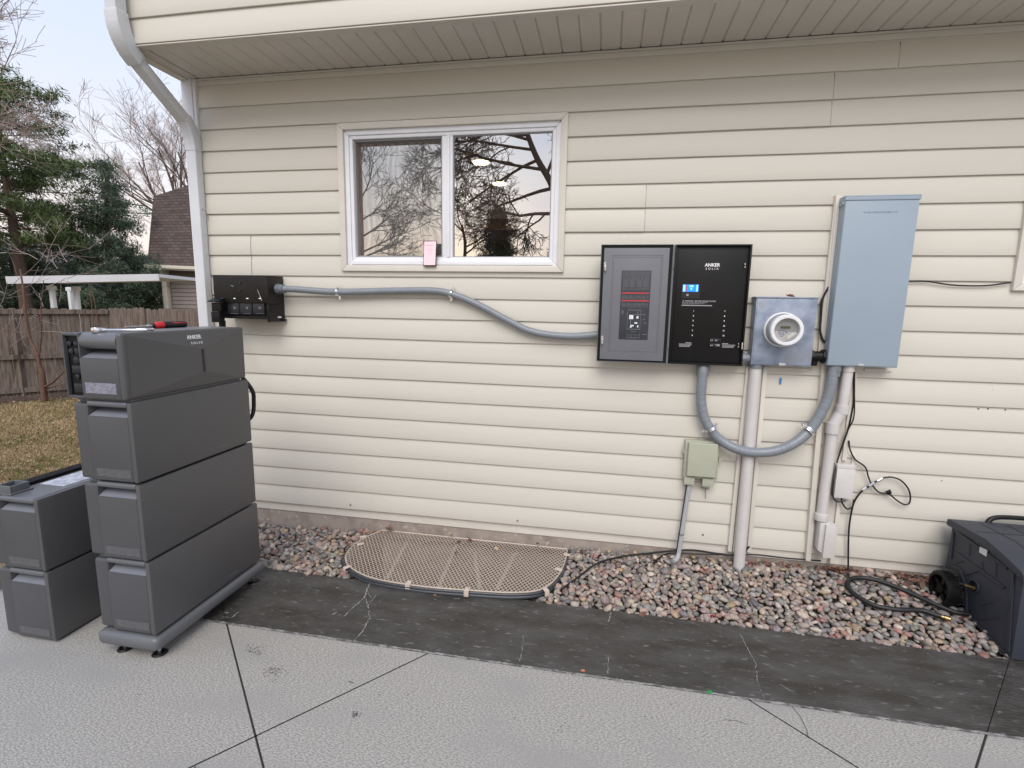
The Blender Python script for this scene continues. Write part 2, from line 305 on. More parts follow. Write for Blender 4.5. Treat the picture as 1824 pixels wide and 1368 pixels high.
# ================================================================ HOUSE
PIT = .127
house = thing('house', 'cream vinyl sided house with an overhanging upper floor and a sliding window', 'house', (0, 0, 0))
XL, XR = -2.56, 4.6
WIN = (-1.605, -.268, 1.73, 2.552)            # opening cut out of the siding
WIN2 = (1.985, 3.3, 1.655, 2.50)
def siding(name, x0, x1, y, z0, n, holes, laps, seed, m=M['siding']):
    rr = random.Random(seed); mb = MB()
    for k in range(n):
        a = z0 + k * PIT
        cuts = sorted(laps.get(k, [])); spans = []
        xs = [x0] + cuts + [x1]
        for i in range(len(xs) - 1): spans.append([xs[i], xs[i + 1] + (.012 if i < len(xs) - 2 else 0), .0022 * (len(xs) - i)])
        # waviness of the course
        ph = [rr.uniform(0, 6.3) for _ in range(3)]
        wav = lambda x: .0012 * sin(x * 1.7 + ph[0]) + .0008 * sin(x * 4.1 + ph[1])
        wz = lambda x: .0011 * sin(x * 1.3 + ph[2]) + .0006 * sin(x * 5.3 + ph[0])
        for s0, s1, pr in spans:
            for zlo, zhi, segs in [(a, a + PIT, None)]:
                pieces = [(s0, s1, a, a + PIT + .004)]
                for h in holes:
                    new = []
                    for (p0, p1, q0, q1) in pieces:
                        if p1 <= h[0] or p0 >= h[1] or q1 <= h[2] or q0 >= h[3]: new.append((p0, p1, q0, q1)); continue
                        if p0 < h[0]: new.append((p0, h[0], q0, q1))
                        if p1 > h[1]: new.append((h[1], p1, q0, q1))
                        if q0 < h[2]: new.append((max(p0, h[0]), min(p1, h[1]), q0, h[2]))
                        if q1 > h[3]: new.append((max(p0, h[0]), min(p1, h[1]), h[3], q1))
                    pieces = new
                for (p0, p1, q0, q1) in pieces:
                    prof = [(0, .001), (-.0078, .0), (-.0092, .0012), (-.0098, .004), (-.0084, .045), (-.0060, .09), (-.0022, .131)]
                    prof = [(y_ - (pr if y_ < -.004 else 0), z_) for y_, z_ in prof]
                    def clipz(pf, lo, hi):
                        out = []
                        for i in range(len(pf)):
                            z_ = pf[i][1]
                            if lo <= z_ <= hi: out.append(pf[i])
                            if i + 1 < len(pf):
                                z2 = pf[i + 1][1]
                                for c in (lo, hi):
                                    if min(z_, z2) < c < max(z_, z2):
                                        t = (c - z_) / (z2 - z_); out.append((pf[i][0] + t * (pf[i + 1][0] - pf[i][0]), c))
                        return out
                    pf = clipz(prof, q0 - a, q1 - a)
                    if len(pf) < 2: continue
                    nx = max(1, int((p1 - p0) / .18)); vs = []; np_ = len(pf)
                    for i in range(nx + 1):
                        x = p0 + (p1 - p0) * i / nx
                        for y_, z_ in pf: vs.append((x, y + y_ + (wav(x) if -.010 < y_ < -.003 else 0), a + z_ + (wz(x) if z_ < .1 else wz(x) * 0)))
                    mb.add(vs, [(i * np_ + j, (i + 1) * np_ + j, (i + 1) * np_ + j + 1, i * np_ + j + 1) for i in range(nx) for j in range(np_ - 1)])
                    # free end at a lap shows its thickness
                    if p0 in cuts:
                        mb.add([vs[j] for j in range(np_)] + [(v[0], v[1] + .003, v[2]) for v in vs[:np_]], [(j, j + 1, np_ + j + 1, np_ + j) for j in range(np_ - 1)])
    me = bpy.data.meshes.new(name); me.from_pydata(mb.v, [], mb.f)
    me.polygons.foreach_set('use_smooth', [True] * len(me.polygons)); me.set_sharp_from_angle(angle=radians(28)); me.materials.append(m)
    o = bpy.data.objects.new(name, me); COL.objects.link(o); o.parent = house; ORG[o.name] = Vector((0, 0, 0)); return o
laps = {20: [onY(1595, 95).x], 19: [onY(1478, 160).x], 18: [onY(1474, 200).x], 15: [onY(1146, 350).x], 14: [onY(1144, 390).x], 13: [onY(446, 440).x], 12: [onY(447, 470).x]}
holes = [WIN, WIN2]
siding('siding_wall', XL, XR, 0, BZ, 21, holes, laps, 3)
for k_, xs_ in laps.items():            # dark strip colouring in the shadow line where two siding lengths overlap
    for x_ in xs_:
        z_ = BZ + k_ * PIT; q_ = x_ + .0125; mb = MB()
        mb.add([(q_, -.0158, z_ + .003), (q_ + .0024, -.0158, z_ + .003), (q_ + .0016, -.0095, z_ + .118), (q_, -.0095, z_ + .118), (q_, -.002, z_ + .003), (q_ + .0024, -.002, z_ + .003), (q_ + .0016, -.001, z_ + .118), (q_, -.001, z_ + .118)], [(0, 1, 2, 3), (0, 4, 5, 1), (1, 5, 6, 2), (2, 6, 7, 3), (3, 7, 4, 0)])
        mb.build('seam_shadow_strip', mat('painted seam shadow', (.24, .21, .18), .8), house)
mb = MB()   # frieze strip under the soffit, starter strip, wall core behind the siding
ft = BZ + 21 * PIT
mb.box(XL, XR, -.012, -.001, ft + .003, ft + .03); mb.box(XL, XR, -.022, -.001, ft + .0305, 2.866)
mb.build('frieze_trim', M['trim'], house, bevel=.002)
mb = MB()
y0, y1 = .004, .12
mb.box(XL - .08, WIN[0], y0, y1, .1, 2.87); mb.box(WIN[1], WIN2[0], y0, y1, .1, 2.87); mb.box(WIN[0], WIN[1], y0, y1, .1, WIN[2]); mb.box(WIN[0], WIN[1], y0, y1, WIN[3], 2.87)
mb.box(WIN2[0], WIN2[1], y0, y1, .1, WIN2[2]); mb.box(WIN2[0], WIN2[1], y0, y1, WIN2[3], 2.87); mb.box(WIN2[1], XR, y0, y1, .1, 2.87)
mb.box(XL - .08, XL + .03, .1205, 9, .1, 2.87)
mb.build('wall_core', M['trim'], house)
mb = MB(); mb.box(XL - .085, XR, .010, .3, -1.3, .162); fo = mb.build('foundation', M['foundation'], house)
mb = MB()
for px_, py_ in ((625, 899), (922, 926), (1020, 620)):
    pass
for px_, py_ in ((625, 899), (922, 927), (1252, 952)):
    p = onY(px_, py_, -.010); mb = MB(); mb.cyl(p + Vector((0, .002, 0)), p - Vector((0, .005, 0)), .0065, 10); mb.build('siding_screw', M['screw'], house)
mb = MB()
for px_, py_ in ((1750, 695), (1767, 695), (1743, 728), (1760, 728), (1791, 730), (1677, 856)):
    p = onY(px_, py_, -.008); MB().cyl(p + Vector((0, .002, 0)), p - Vector((0, .0025, 0)), .0028, 8).build('screw_hole', M['joint'], house)
# corner trim
mb = MB(); mb.box(XL - .095, XL - .022, -.030, .06, .15, 2.93); mb.box(XL - .0215, XL - .004, -.024, .01, .15, 2.866); mb.box(XL - .0035, XL + .002, -.028, .01, .15, 2.866)
mb.build('corner_trim', M['white'], house, bevel=.002)
# soffit of the overhang: ribbed panels running outwards
OY = -.435; SX0 = -2.60; SZ = 2.868
mb = MB(); x = -2.532
g = .1017
while x < XR:
    mb.prism([(x + .006, SZ), (x + g - .006, SZ), (x + g - .0005, SZ + .007), (x + .0005, SZ + .007)], -.382, -.024, 'y'); x += g
mb.box(SX0, XR, -.43, -.02, SZ + .0075, SZ + .02)
mb.build('soffit', M['soffit'], house, smooth=False)
mb = MB(); mb.box(SX0, XR, OY, -.380, SZ - .003, SZ + .007); mb.box(SX0 - .002, SX0 + .062, -.379, -.03, SZ - .003, SZ + .007)
mb.box(SX0, XR, OY - .006, OY + .012, SZ - .010, SZ - .0035)
mb.build('soffit_edge_trim', M['soffit'], house, bevel=.0015)
mb = MB(); mb.box(SX0 - .055, SX0 - .003, -.42, -.031, SZ - .012, SZ + .075); mb.build('soffit_end_board', M['trim'], house, bevel=.003)
siding('upper_siding', SX0 + .012, XR, OY + .004, SZ + .0005, 12, [], {}, 9)
mb = MB(); mb.box(SX0 - .05, SX0 - .0015, OY - .018, 0, SZ + .0, 4.4); mb.box(SX0 - .001, SX0 + .014, OY - .014, OY + .02, SZ + .0, 4.4); mb.build('upper_corner_trim', M['white'], house, bevel=.002)
mb = MB(); mb.box(SX0 + .02, XR, OY + .02, 9, SZ + .03, 4.4); mb.add([(SX0 - .3, OY - .4, 4.4), (XR, OY - .4, 4.4), (XR, 9, 4.9), (SX0 - .3, 9, 4.9), (SX0 - .3, OY - .4, 4.52), (XR, OY - .4, 4.52), (XR, 9, 5.02), (SX0 - .3, 9, 5.02)], [(0, 1, 2, 3), (4, 5, 6, 7), (0, 1, 5, 4), (1, 2, 6, 5), (2, 3, 7, 6), (3, 0, 4, 7)])
mb.build('upper_floor', M['trim'], house)
# J channels and filler strips around pipes
mb = MB()
def vstrip(mb, x0, x1, z0, z1, d=.020, sl=0.): mb.add([(x0 + sl, -d, z1), (x1 + sl, -d, z1), (x1, -d, z0), (x0, -d, z0), (x0 + sl, .002, z1), (x1 + sl, .002, z1), (x1, .002, z0), (x0, .002, z0)], [(0, 1, 2, 3), (7, 6, 5, 4), (0, 4, 5, 1), (1, 5, 6, 2), (2, 6, 7, 3), (3, 7, 4, 0)])
vstrip(mb, .757, .779, .130, 1.215, .030, .012); vstrip(mb, .784, .791, .130, 1.215, .034, .010)
vstrip(mb, .862, .884, .137, 1.215, .030, -.006)
vstrip(mb, 1.174, 1.200, .122, 2.108, .036, -.052)
vstrip(mb, 1.302, 1.322, .118, .54, .030)
vstrip(mb, 1.300, 1.322, .72, 1.24, .030); vstrip(mb, 1.352, 1.368, .52, .735, .024); mb.box(1.295, 1.368, -.022, .002, .7355, .752)
mb.box(1.245, 1.368, -.024, .002, .497, .515)
vstrip(mb, 1.1205, 1.145, 1.24, 2.108, .030)
mb.box(.775, 1.09, -.020, .002, 1.200, 1.214); mb.box(1.36, 1.49, -.020, .002, 1.213, 1.226)
mb.build('pipe_trim', M['trim'], house, bevel=.0015)
mb = MB(); vstrip(mb, .792, .861, .165, 1.20, .019); vstrip(mb, 1.201, 1.301, .165, 1.24, .018); mb.build('filler_board', M['soffit'], house)
# windows
def window(W, full=True):
    x0, x1, z0, z1 = W
    wn = MB()
    t = .040
    def frame(mb, a0, a1, b0, b1, wd, ya, yb, e=0.):
        # mitred frame made of four prisms
        for q in (((a0, b0), (a1, b0), (a1 - wd, b0 + wd), (a0 + wd, b0 + wd)), ((a0, b1), (a1, b1), (a1 - wd, b1 - wd), (a0 + wd, b1 - wd)),
                  ((a0, b0), (a0 + wd, b0 + wd), (a0 + wd, b1 - wd), (a0, b1)), ((a1, b0), (a1 - wd, b0 + wd), (a1 - wd, b1 - wd), (a1, b1))):
            cx_ = sum(p[0] for p in q) / 4; cz_ = sum(p[1] for p in q) / 4
            qq = [(p[0] + (cx_ - p[0]) * .0015, p[1] + (cz_ - p[1]) * .0015) for p in q]
            mb.prism(qq, ya, yb, 'y')
    frame(wn, x0 - .015, x1 + .015, z0 - .015, z1 + .015, .036, -.030, .004)
    w_ = wn.build('window_trim', M['trim'], None, bevel=.002)
    w_.name = 'window'; w_.data.name = 'window'; w_.parent = house; ORG['window'] = Vector((0, 0, 0)); ORG[w_.name] = Vector((0, 0, 0))
    fr = MB(); frame(fr, x0 + .021, x1 - .021, z0 + .0215, z1 - .021, .028, -.012, .055); frame(fr, x0 + .0495, x1 - .0495, z0 + .0495, z1 - .0495, .020, -.004, .055)
    fr.box(x0 + .05, x1 - .05, -.0225, -.0125, z0 + .024, z0 + .047)
    if full:
        fr.box(-.979, -.9495, -.002, .07, z0 + .070, z1 - .070); fr.box(-.949, -.931, -.010, .03, z0 + .070, z1 - .070); fr.box(-.9305, -.914, -.005, .03, z0 + .070, z1 - .070)
    fr.build('window_frame', M['white'], w_, bevel=.0025)
    a0, a1, b0, b1 = x0 + .0699, x1 - .0699, z0 + .0699, z1 - .0699
    mid = -.979 if full else (x0 + x1) / 2; mr = -.914 if full else mid + .04
    sh = MB(); frame(sh, a0, mid, b0, b1, .010, .012, .05); sh.build('screen_frame', M['shadegrey'], w_)
    sh = MB(); sh.box(a0 + .0105, a0 + .026, .045, .075, b0 + .0105, b1 - .011); sh.box(a0 + .0265, mid - .011, .045, .075, b1 - .026, b1 - .011); sh.build('window_sash', M['woodtrim'], w_)
    sc_ = MB(); sc_.add([(a0 + .01, .022, b0 + .01), (mid - .01, .022, b0 + .01), (mid - .01, .022, b1 - .01), (a0 + .01, .022, b1 - .01)], [(0, 1, 2, 3)]); sc_.build('insect_screen', M['screen'], w_)
    g_ = MB(); g_.add([(a0 + .01, .052, b0), (mid, .052, b0), (mid, .052, b1), (a0 + .01, .052, b1)], [(0, 1, 2, 3)]); g_.build('left_pane', M['glassdark'], w_).name = 'glass_pane'
    g_ = MB(); g_.add([(mr, .012, b0), (a1, .012, b0), (a1, .012, b1), (mr, .012, b1)], [(0, 1, 2, 3)]); g_.build('glass_pane', M['glass'], w_)
    sp = MB(); frame(sp, mr - .001, a1 + .001, b0 - .001, b1 + .001, .006, .004, .013); sp.build('glazing_bead', M['shadegrey'], w_)
    return w_
window(WIN); window(WIN2, False)
# the room behind the first window
mb = MB(); mb.add([(-2.4, .13, .3), (1.5, .13, .3), (1.5, 4.6, .3), (-2.4, 4.6, .3)], [(0, 1, 2, 3)])
dl = onY(852, 410, 4.5)
mb.add([(-2.4, .13, .3), (-2.4, 4.6, .3), (-2.4, 4.6, 2.75), (-2.4, .13, 2.75)], [(0, 1, 2, 3)]); mb.add([(1.5, .13, .3), (1.5, 4.6, .3), (1.5, 4.6, 2.75), (1.5, .13, 2.75)], [(0, 1, 2, 3)])
mb.add([(-2.4, 4.5, .3), (dl.x, 4.5, .3), (dl.x, 4.5, 2.75), (-2.4, 4.5, 2.75)], [(0, 1, 2, 3)])
mb.add([(dl.x, 4.5, dl.z), (1.5, 4.5, dl.z), (1.5, 4.5, 2.75), (dl.x, 4.5, 2.75)], [(0, 1, 2, 3)])
mb.add([(-2.4, .1255, .3), (WIN[0] + .03, .1255, .3), (WIN[0] + .03, .1255, 2.75), (-2.4, .1255, 2.75)], [(0, 1, 2, 3)])
mb.build('interior_wall', M['paint_wall'], house, smooth=False)
mb = MB(); mb.add([(-2.4, .13, 2.75), (1.5, .13, 2.75), (1.5, 4.6, 2.75), (-2.4, 4.6, 2.75)], [(0, 1, 2, 3)]); mb.build('interior_ceiling', M['ceil'], house, smooth=False)
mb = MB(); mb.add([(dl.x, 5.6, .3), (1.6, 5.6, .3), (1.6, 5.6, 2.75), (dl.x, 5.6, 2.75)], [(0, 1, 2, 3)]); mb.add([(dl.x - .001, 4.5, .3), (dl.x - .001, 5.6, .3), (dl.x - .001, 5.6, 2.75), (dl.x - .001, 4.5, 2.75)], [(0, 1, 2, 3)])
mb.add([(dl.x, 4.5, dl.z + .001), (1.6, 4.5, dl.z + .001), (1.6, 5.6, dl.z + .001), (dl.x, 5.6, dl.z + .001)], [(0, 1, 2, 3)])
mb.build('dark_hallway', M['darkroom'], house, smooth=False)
for i, (px_, py_, lb) in enumerate(((857, 290, 'lit round ceiling lamp nearer the window, the higher of the two behind the glass'), (890, 328, 'lit round ceiling lamp deeper in the room, the lower of the two behind the glass'))):
    p = onZ(px_, py_, 2.72); t = thing('ceiling_lamp', lb, 'ceiling lamp', (p.x, p.y, 2.745), 'ceiling lamps in the room behind the window')
    MB().cyl((p.x, p.y, 2.725), (p.x, p.y, 2.744), .082, 28).build('lamp_ring', M['lampring'], t); MB().cyl((p.x, p.y, 2.718), (p.x, p.y, 2.7245), .068, 28).build('lamp_disc', M['lamp'], t)
# downspout
def rect_tube(mb, pts, xa, xb, hd, rib=None):
    P = [Vector(p) for p in pts]; vs = []
    for i, p in enumerate(P):
        t = (P[min(i + 1, len(P) - 1)] - P[max(i - 1, 0)]).normalized(); nrm = Vector((0, -t.z, t.y)).normalized()
        h = hd * (1 + (rib[i] if rib else 0)); wx = (rib[i] * .012 if rib else 0)
        for sx, sn in ((xa - wx, -1), (xa - wx, 1), (xb + wx, 1), (xb + wx, -1)): vs.append((sx, p.y + nrm.y * h * sn, p.z + nrm.z * h * sn))
    n = len(P); mb.add(vs, [(i * 4 + k, i * 4 + (k + 1) % 4, (i + 1) * 4 + (k + 1) % 4, (i + 1) * 4 + k) for i in range(n - 1) for k in range(4)] + [(3, 2, 1, 0), tuple((n - 1) * 4 + k for k in range(4))])
dx0, dx1 = -2.614, -2.547
ds = MB(); rect_tube(ds, [(0, -.048, .1), (0, -.048, 2.455)], dx0, dx1, .027)
dso = ds.build('downspout', M['downspout'], house, bevel=.007, seg=3)
def elbow(c0, c1, c2, nn=22):
    a, b, c = map(Vector, (c0, c1, c2)); out = []
    for i in range(nn + 1):
        t = i / nn; out.append(a * (1 - t) ** 2 + b * 2 * t * (1 - t) + c * t * t)
    return out
# lower elbow, slanted run, upper elbow, upper pipe
e1 = elbow((0, -.048, 2.435), (0, -.048, 2.555), (0, -.115, 2.612)); eb = MB(); rect_tube(eb, e1, dx0 - .003, dx1 + .003, .030, [(.045 * (i % 2) if 3 < i < 19 else 0) for i in range(len(e1))]); eb.build('downspout_elbow', M['downspout'], dso, bevel=.006, seg=2, ang=25)
sl = MB(); rect_tube(sl, [(0, -.102, 2.599), (0, -.425, 2.812)], dx0, dx1, .027); sl.build('downspout_slant', M['downspout'], dso, bevel=.007, seg=3)
e2 = elbow((0, -.405, 2.800), (0, -.505, 2.862), (0, -.505, 3.00)); eb = MB(); rect_tube(eb, e2, dx0 - .006, dx1 + .006, .036, [(.04 * (i % 2) if 3 < i < 19 else 0) for i in range(len(e2))]); eb.build('downspout_elbow', M['downspout'], dso, bevel=.006, seg=2, ang=25)
sl = MB(); rect_tube(sl, [(0, -.505, 2.99), (0, -.505, 4.3)], dx0, dx1, .034); sl.build('downspout_upper', M['downspout'], dso, bevel=.007, seg=3)
sl = MB(); p = onY(378 - 11, 358, -.03); sl.tube(spline([(-2.535, -.06, 2.075), (-2.525, -.075, 2.09), (-2.515, -.05, 2.06), (-2.52, -.035, 2.02)], 5), .0016, 6); sl.build('wire_loop', M['shadegrey'], dso)

# ================================================================ GROUND
JL = [((-1.774, -.991), (-1.045, -1.694)), ((-.702, -1.045), (-1.287, -1.743)), ((.067, -.565), (.908, -1.299)), ((1.839, -.563), (1.303, -1.219))]
def clip(poly, p, nrm, off):
    out = []; n = len(poly)
    for i in range(n):
        a, b = poly[i], poly[(i + 1) % n]; da = (a[0] - p[0]) * nrm[0] + (a[1] - p[1]) * nrm[1] - off; db = (b[0] - p[0]) * nrm[0] + (b[1] - p[1]) * nrm[1] - off
        if da >= 0: out.append(a)
        if (da > 0) != (db > 0) and abs(da - db) > 1e-12:
            t = da / (da - db); out.append((a[0] + t * (b[0] - a[0]), a[1] + t * (b[1] - a[1])))
    return out
def slabs(rect, gap):
    polys = [[(rect[0], rect[2]), (rect[1], rect[2]), (rect[1], rect[3]), (rect[0], rect[3])]]
    for a, b in JL:
        d = Vector((b[0] - a[0], b[1] - a[1])).normalized(); nr = (-d.y, d.x); new = []
        for q in polys:
            for s_ in (1, -1):
                r_ = clip(q, a, (nr[0] * s_, nr[1] * s_), gap)
                if len(r_) > 2: new.append(r_)
        polys = new
    return polys
def slab_obj(name, rect, gap, m, z=0., bev=.002):
    mb = MB()
    for q in slabs(rect, gap):
        mb.prism(q, z - .045, z, 'z')
    o = mb.build(name, m, None, bevel=bev, seg=1, smooth=False); return tag(o, kind='structure')
slab_obj('patio', (-3.3, 6, -8, -1.051), .0030, M['concrete'], 0)
slab_obj('patio_border', (-3.3, 6, -1.0455, -.556), .0009, M['strip'], 0.0)
slab_obj('patio_edge', (-3.3, -2.68, -.5545, -.1), .0021, M['concrete'], -.001)
mb = MB()
rr = random.Random(4); pts = []; n = 900   # chipped mortar line along the border
for i in range(n + 1):
    x = -3.3 + 9.3 * i / n; pts.append((x, -1.0485))
vs = []
for x, y in pts: vs += [(x, y - .003 - rr.uniform(0, .007), .0022), (x, y + .003 + rr.uniform(0, .005), .0024)]
mb.add(vs, [(2 * i, 2 * i + 2, 2 * i + 3, 2 * i + 1) for i in range(n)])
tag(mb.build('border_seam', mat('grey seam mortar', (.10, .098, .095), .85, c2=(.30, .29, .28), vs=25, mix=(.4, .6)), None, smooth=False), kind='structure')
mb = MB(); mb.box(-3.3, 6, -8, -.556, -.06, -.034); mb.box(-3.3, -2.68, -.5561, -.1, -.06, -.034)
for (p_, q_) in JL:
    p_, q_ = Vector((*p_, -.0072)), Vector((*q_, -.0072)); d_ = (q_ - p_).normalized(); ts_ = []
    t0_ = [(-1.053 - p_.y) / d_.y, (-7.9 - p_.y) / d_.y]; mb.bar(p_ + d_ * t0_[0], p_ + d_ * t0_[1], .0062, .012)
tag(mb.build('slab_bed', M['joint'], None, smooth=False), kind='structure')
# cracks in the border, lime filled
mb = MB(); rr = random.Random(21)
def crack(pix, wd=.0035, br=.5):
    P = [onZ(x, y, .002) for x, y in pix]; Q = []
    for a, b in zip(P, P[1:]):
        n = max(2, int((b - a).length / .012))
        for i in range(n): Q.append(a.lerp(b, i / n) + Vector((rr.uniform(-1, 1), rr.uniform(-1, 1), 0)) * .0035)
    Q.append(P[-1]); vs = []
    for i, q in enumerate(Q):
        t = (Q[min(i + 1, len(Q) - 1)] - Q[max(i - 1, 0)]).normalized(); s_ = Vector((-t.y, t.x, 0)) * wd * rr.uniform(.15, 1); vs += [q + s_, q - s_]
    mb.add(vs, [(2 * i, 2 * i + 2, 2 * i + 3, 2 * i + 1) for i in range(len(Q) - 1) if rr.random() < .9])
crack([(659, 1038), (650, 1060), (656, 1083), (658, 1100), (646, 1125), (630, 1142)]); crack([(650, 1062), (632, 1080), (612, 1098)]); crack([(657, 1102), (690, 1105)], .0022); crack([(670, 1060), (660, 1072), (655, 1082)], .0025); crack([(655, 1055), (662, 1066)], .002)
crack([(932, 1132), (930, 1160), (926, 1178)], .0022); crack([(1088, 1090), (1083, 1107)], .0035); crack([(1084, 1170), (1083, 1200)], .0018)
crack([(1318, 1130), (1345, 1180), (1350, 1215), (1361, 1245)], .0022); crack([(1388, 1218), (1420, 1237)], .0015); crack([(592, 1095), (600, 1090)], .006); crack([(412, 1100), (425, 1090)], .004)
for _ in range(90):      # pale scuffs and flecks
    x = rr.uniform(-1.9, 2.6); y = rr.uniform(-1.035, -.57); q = Vector((x, y, .0021)); r_ = rr.uniform(.001, .0032) * (2.6 if rr.random() < .05 else 1)
    mb.add([q + Vector((cos(k) * r_ * rr.uniform(.6, 2.2), sin(k) * r_ * rr.uniform(.2, .9), 0)) for k in [j * 2 * pi / 7 for j in range(7)]], [tuple(range(7))])
tag(mb.build('border_cracks', M['crack'], None, smooth=False), kind='structure')
mb = MB()
def hair(pix, wd): 
    global mb
    P = [onZ(x, y, .0018) for x, y in pix]; vs = []
    for i, q in enumerate(P):
        t = (P[min(i + 1, len(P) - 1)] - P[max(i - 1, 0)]).normalized(); s_ = Vector((-t.y, t.x, 0)) * wd; vs += [q + s_, q - s_]
    mb.add(vs, [(2 * i, 2 * i + 2, 2 * i + 3, 2 * i + 1) for i in range(len(P) - 1)])
hair([(1405, 1252), (1425, 1275), (1437, 1300), (1440, 1315)], .0009); hair([(1290, 1282), (1310, 1283), (1330, 1290)], .0009)
tag(mb.build('patio_hairline_cracks', M['joint'], None, smooth=False), kind='structure')
# stains on the patio: own sheets of dark speckle
mb = MB(); rr = random.Random(3)
for cx_, cy_, sx_, sy_, n in ((455, 1158, 22, 9, 60), (490, 1195, 25, 16, 70), (632, 1272, 7, 6, 30), (625, 1215, 5, 2, 8), (345, 1370, 10, 6, 10), (700, 1245, 60, 30, 10), (1000, 1290, 300, 50, 40), (250, 1230, 40, 30, 8)):
    for _ in range(n):
        q = onZ(rr.gauss(cx_, sx_ * .5), rr.gauss(cy_, sy_ * .5), .0017); r_ = rr.uniform(.0012, .0042); a = [q + Vector((cos(t) * r_ * rr.uniform(.5, 1.4), sin(t) * r_ * rr.uniform(.4, 1), 0)) for t in [k * pi / 3 for k in range(6)]]
        mb.add(a, [(0, 1, 2, 3, 4, 5)])
tag(mb.build('patio_specks', mat('dark speck', (.13, .12, .11), .9, var=.4, vs=40), None, smooth=False), kind='structure')
# window well: D shape
DP = [onZ(x, y, .03) for x, y in ((675, 948), (650, 957), (629, 970), (616, 986), (614, 998), (622, 1010), (650, 1026), (690, 1036), (760, 1046), (850, 1053), (910, 1056), (955, 1053), (980, 1042), (998, 1022), (1008, 1000), (1011, 985), (1012, 977))]
DP = [Vector((p.x, min(p.y, -.004), 0)) for p in DP]; DP[0].y = -.004; DP[-1].y = -.004
Dc = spline([(p.x, p.y, .03) for p in DP], 4)
def inside(x, y, poly):
    c = False; n = len(poly)
    for i in range(n):
        a, b = poly[i], poly[i - 1]
        if (a.y > y) != (b.y > y) and x < (b.x - a.x) * (y - a.y) / (b.y - a.y) + a.x: c = not c
    return c
cen = Vector((-.8, -.25, .03))
Din = [cen + (p - cen) * .985 for p in Dc]
def gz(x, y):      # gravel surface height
    t = max(0, min(1, (y + .556) / .55)); a = max(0, min(1, (x + 2.24) / 3.8)); return -.012 * (1 - t) + (-.028 + .10 * a) * t - .004
mb = MB(); st = .02; nx = int(8.6 / st); ny = 28; vs = []; fs = []
for i in range(nx + 1):
    for j in range(ny + 1): vs.append((-2.66 + i * st, -.556 + j * st, gz(-2.66 + i * st, -.556 + j * st) - .012))
for i in range(nx):
    for j in range(ny):
        if not inside(-2.66 + (i + .5) * st, -.556 + (j + .5) * st, Din): k = i * (ny + 1) + j; fs.append((k, k + ny + 1, k + ny + 2, k + 1))
mb.add(vs, fs); tag(mb.build('gravel_bed_soil', M['soil'], None), kind='structure')
# lawn sheet with a hole under the house and patio
def lz(x, y):
    d = sqrt(x * x + y * y); t = max(0, min(1, (-x - 3) / 8)); tt = max(0, min(1, (y - 1) / 6)) ; s_ = max(t, 0); return -.065 - .285 * s_
gx = [-160, -80, -40, -25] + [-20 + k * .5 for k in range(34)] + [-3.0, -2.66, 0, 4.6, 6, 12, 40, 160]; gy = [-160, -80, -40, -20, -12, -8, -4, -1.2, -.5, 0] + [k * .5 for k in range(1, 41)] + [30, 60, 160]
vs = []; fs = []
for x in gx:
    for y in gy: vs.append((x, y, lz(x, y)))
for i in range(len(gx) - 1):
    for j in range(len(gy) - 1):
        if gx[i] >= -2.67 and gx[i + 1] <= 6.01 and gy[j] >= -1.21 and gy[j + 1] <= 8.1: continue
        k = i * len(gy) + j; fs.append((k, k + len(gy), k + len(gy) + 1, k + 1))
tag(MB().add(vs, fs).build('lawn', M['lawn'], None), kind='structure')
# ---- window well shell, grate
well = thing('window_well_cover', 'tan expanded mesh grate over the half round window well, clipped to a dark rim', 'grate', (-.8, -.25, 0))
n = len(Din)
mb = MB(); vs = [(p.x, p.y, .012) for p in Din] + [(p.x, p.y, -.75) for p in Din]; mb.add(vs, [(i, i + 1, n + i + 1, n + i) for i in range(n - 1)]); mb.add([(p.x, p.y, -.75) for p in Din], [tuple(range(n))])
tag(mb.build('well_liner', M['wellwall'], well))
mb = MB(); dirs = [Vector((sin(radians(a)), cos(radians(a)), 0)) for a in (33, -33)]; poly = [cen + (p - cen) * .992 for p in Dc]
for di, d in enumerate(dirs):
    nr = Vector((d.y, -d.x, 0)); step = .0195
    for k in range(-60, 61):
        o_ = cen + nr * (k * step); ts = []
        for i in range(len(poly)):
            a, b = poly[i - 1], poly[i]; e_ = b - a; den = d.x * e_.y - d.y * e_.x
            if abs(den) < 1e-9: continue
            t = ((a.x - o_.x) * e_.y - (a.y - o_.y) * e_.x) / den; u = ((a.x - o_.x) * d.y - (a.y - o_.y) * d.x) / den
            if 0 <= u < 1: ts.append(t)
        ts.sort()
        for a, b in zip(ts[::2], ts[1::2]):
            if b - a > .01: mb.bar(o_ + d * a + Vector((0, 0, .001 * di)), o_ + d * b + Vector((0, 0, .001 * di)), .0034, .004)
mb.tube([p for p in poly], .0045, 6, caps=False); mb.tube([poly[0], poly[-1]], .006, 6)
mb.build('mesh_grate', M['grate'], well, smooth=False)
MB().tube([cen + (p - cen) * 1.006 - Vector((0, 0, .010)) for p in Dc], .008, 10).build('rim_hose', M['wellrim'], well)
MB().tube([cen + (p - cen) * 1.008 - Vector((0, 0, .025)) for p in Dc], .009, 10).build('rim_hose', M['wellrim'], well)
def clipobj(px_, py_, a):
    p = onZ(px_, py_, .036); d = Vector((cos(a), sin(a), 0)); s_ = Vector((-sin(a), cos(a), 0)); mb = MB()
    mb.obox(p, d * .013, s_ * .020, Vector((0, 0, .002))); mb.obox(p + s_ * -.019 - Vector((0, 0, .0165)), d * .013, s_ * .0015, Vector((0, 0, .014))); mb.build('clip', M['clip'], well, bevel=.001)
